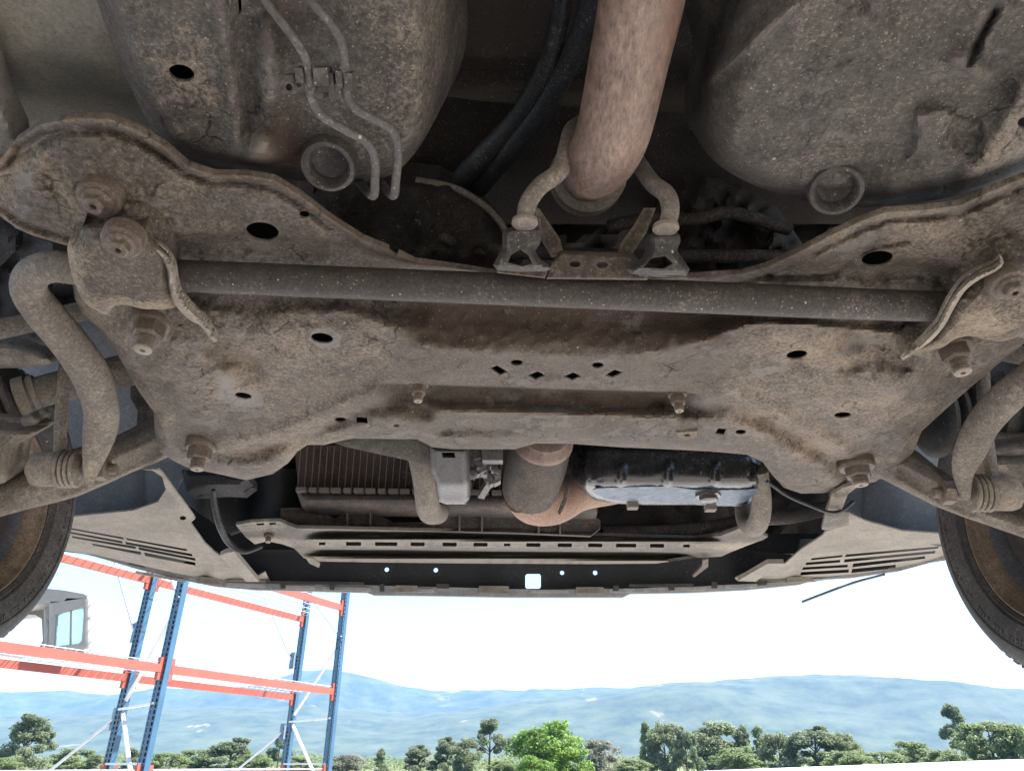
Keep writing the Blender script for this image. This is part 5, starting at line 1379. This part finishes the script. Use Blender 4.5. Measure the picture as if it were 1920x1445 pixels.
for i, (k, kind, mat, n) in enumerate((('pine', 'pine', 'pine', 11000), ('tall', 'tall', 'pine', 9000), ('cone', 'cone', 'olive', 8000), ('round', 'round', 'olive', 13000), ('grey', 'round', 'greyl', 8000), ('bright', 'round', 'bright', 15000), ('bush', 'round', 'bush', 11000), ('poplar', 'cone', 'bush', 8000))):
    cm, cl = crown_mesh(kind, n, 40 + i, M[mat])
    KIND[k] = (cm, trunk_mesh(cl, i, 0.35))
TREES = [
 (38, 1340, 96, 92, 'pine', 'dark round pine standing alone at the left edge of the picture', 'tree'),
 (12, 1418, 60, 70, 'bush', 'low yellow green bush in front of the dark pine at the left edge', 'bush'),
 (138, 1403, 84, 104, 'bush', 'pale green bush just right of the lone dark pine', 'bush'),
 (178, 1412, 44, 100, 'cone', 'small pointed bush left of the first blue upright', 'bush'),
 (246, 1399, 46, 112, 'cone', 'pointed young pine seen between the two left uprights of the rack', 'tree'),
 (312, 1410, 60, 108, 'bush', 'bushy shrub just right of the tall bright blue upright', 'bush'),
 (368, 1404, 74, 112, 'bush', 'wide feathery shrub below the middle of the rack', 'bush'),
 (430, 1383, 86, 112, 'pine', 'pointed dark pine below the middle of the rack bay', 'tree'),
 (478, 1412, 60, 100, 'bush', 'low shrub right of the pointed pine under the rack', 'bush'),
 (520, 1384, 44, 118, 'tall', 'narrow pine just left of the rear right upright', 'tree'),
 (565, 1418, 60, 100, 'bush', 'low shrub between the two right uprights of the rack', 'bush'),
 (650, 1414, 80, 96, 'grey', 'yellowish dry bush right of the rack', 'bush'),
 (712, 1400, 36, 120, 'cone', 'thin grey green pine between the dry bush and the hill path', 'tree'),
 (785, 1396, 62, 120, 'pine', 'round grey green pine, leftmost of the middle clump', 'tree'),
 (838, 1381, 54, 118, 'pine', 'fine twigged pine left of the tall umbrella pine', 'tree'),
 (872, 1384, 52, 112, 'round', 'pale rounded tree at the foot of the tall umbrella pine', 'tree'),
 (918, 1350, 66, 124, 'tall', 'tall umbrella pine with bare trunk left of the bright green tree', 'tree'),
 (945, 1424, 60, 90, 'bush', 'low green bush at the foot of the bright tree', 'bush'),
 (1030, 1352, 116, 58, 'bright', 'nearest tree, bright light green and leafy, in the middle of the row', 'tree'),
 (1000, 1416, 60, 54, 'bright', 'yellow green leafy bush below the bright green tree', 'bush'),
 (1125, 1386, 76, 104, 'grey', 'greyish half bare tree right of the bright green tree', 'tree'),
 (1185, 1422, 62, 92, 'bush', 'light green bush between the grey tree and the large clump', 'bush'),
 (1216, 1356, 40, 116, 'poplar', 'slim upright tree at the left end of the large clump', 'tree'),
 (1248, 1354, 62, 114, 'round', 'tall rounded tree next to the slim upright one', 'tree'),
 (1288, 1362, 48, 108, 'pine', 'dark narrow tree in the large clump', 'tree'),
 (1345, 1353, 100, 120, 'round', 'widest pale round tree in the middle of the large clump', 'tree'),
 (1398, 1355, 56, 116, 'cone', 'pointed tree right of the widest pale tree', 'tree'),
 (1430, 1364, 52, 112, 'poplar', 'small pointed tree near the right end of the large clump', 'tree'),
 (1380, 1400, 90, 80, 'bush', 'broad green bush in front of the large clump', 'bush'),
 (1465, 1372, 60, 108, 'round', 'lower rounded tree closing the large clump on the right', 'tree'),
 (1535, 1361, 110, 104, 'pine', 'broad grey green pine standing apart right of the large clump', 'tree'),
 (1588, 1372, 50, 104, 'round', 'small tree leaning on the broad grey green pine', 'tree'),
 (1596, 1406, 84, 84, 'bush', 'round bush in front of the broad grey green pine', 'bush'),
 (1655, 1408, 80, 88, 'bush', 'low bush left of the highest hedge bush', 'bush'),
 (1718, 1389, 84, 90, 'bush', 'highest hedge bush above the white shed roof', 'bush'),
 (1775, 1404, 74, 84, 'bush', 'yellow green hedge bush under the tall conifer', 'bush'),
 (1810, 1324, 58, 122, 'tall', 'tallest single conifer near the right edge', 'tree'),
 (1868, 1352, 104, 80, 'bush', 'large round light green tree at the right edge', 'tree'),
 (1912, 1357, 70, 78, 'bush', 'rightmost round tree cut by the picture edge', 'tree'),
]
grp = {'tree': 'trees in a row beyond the yard', 'bush': 'bushes along the edge of the yard'}
for i, (px, py, wpx, Y, k, lab, cat) in enumerate(TREES):
    d = ray(px, py); zt = CAMZ + Y / float(d[1]) * float(d[2]); X = (px - 960) / 1510 * Y
    wd = wpx / 1510 * Y * 1.25
    cm, tm = KIND[k]
    base = 0.35 if cat == 'tree' else 0.02
    H = zt / (1 + 0.0) 
    z0 = 0.16 * H if k == 'tall' else (0.03 * H if cat == 'tree' else 0.0)
    hc = (H - z0)
    t = empty('tree' if cat == 'tree' else 'bush', (X, Y, 0), lab, cat, grp[cat])
    sc = (wd, wd, hc)
    rz = random.uniform(0, 6.28)
    for nm, me in (('crown', cm), ('trunk', tm)):
        o = bpy.data.objects.new(nm, me); COL.objects.link(o); o.parent = t
        o.location = (0, 0, z0); o.scale = sc; o.rotation_euler = (0, 0, rz)

# the low scrub between and behind the trees reads as one mass
def belt():
    r = np.random.default_rng(5); n = 42000
    x = r.uniform(-118, 118, n); Y = r.uniform(128, 146, n)
    top = 1.9 + 1.6 * np.maximum(0, fbm(x / 6.0, Y / 9.0, 7, 4) + 0.45)
    P = np.stack([x, Y, top * r.random(n) ** 0.5], 1); s = (0.10 + 0.14 * r.random(n))[:, None]
    N = r.normal(size=(n, 3)) + np.array([0, -0.5, 0.6]); N /= np.linalg.norm(N, axis=1)[:, None]
    A = np.cross(N, r.normal(size=(n, 3))); A /= np.linalg.norm(A, axis=1)[:, None]; B = np.cross(N, A)
    V = np.stack([P - A * s, P + B * s * 0.6, P + A * s, P - B * s * 0.6], 1).reshape(-1, 3)
    Fc = np.arange(4 * n).reshape(n, 4)
    tag(mesh('scrub_belt', V.tolist(), Fc.tolist(), M['bush'], None, None, None), kind='stuff')
belt()
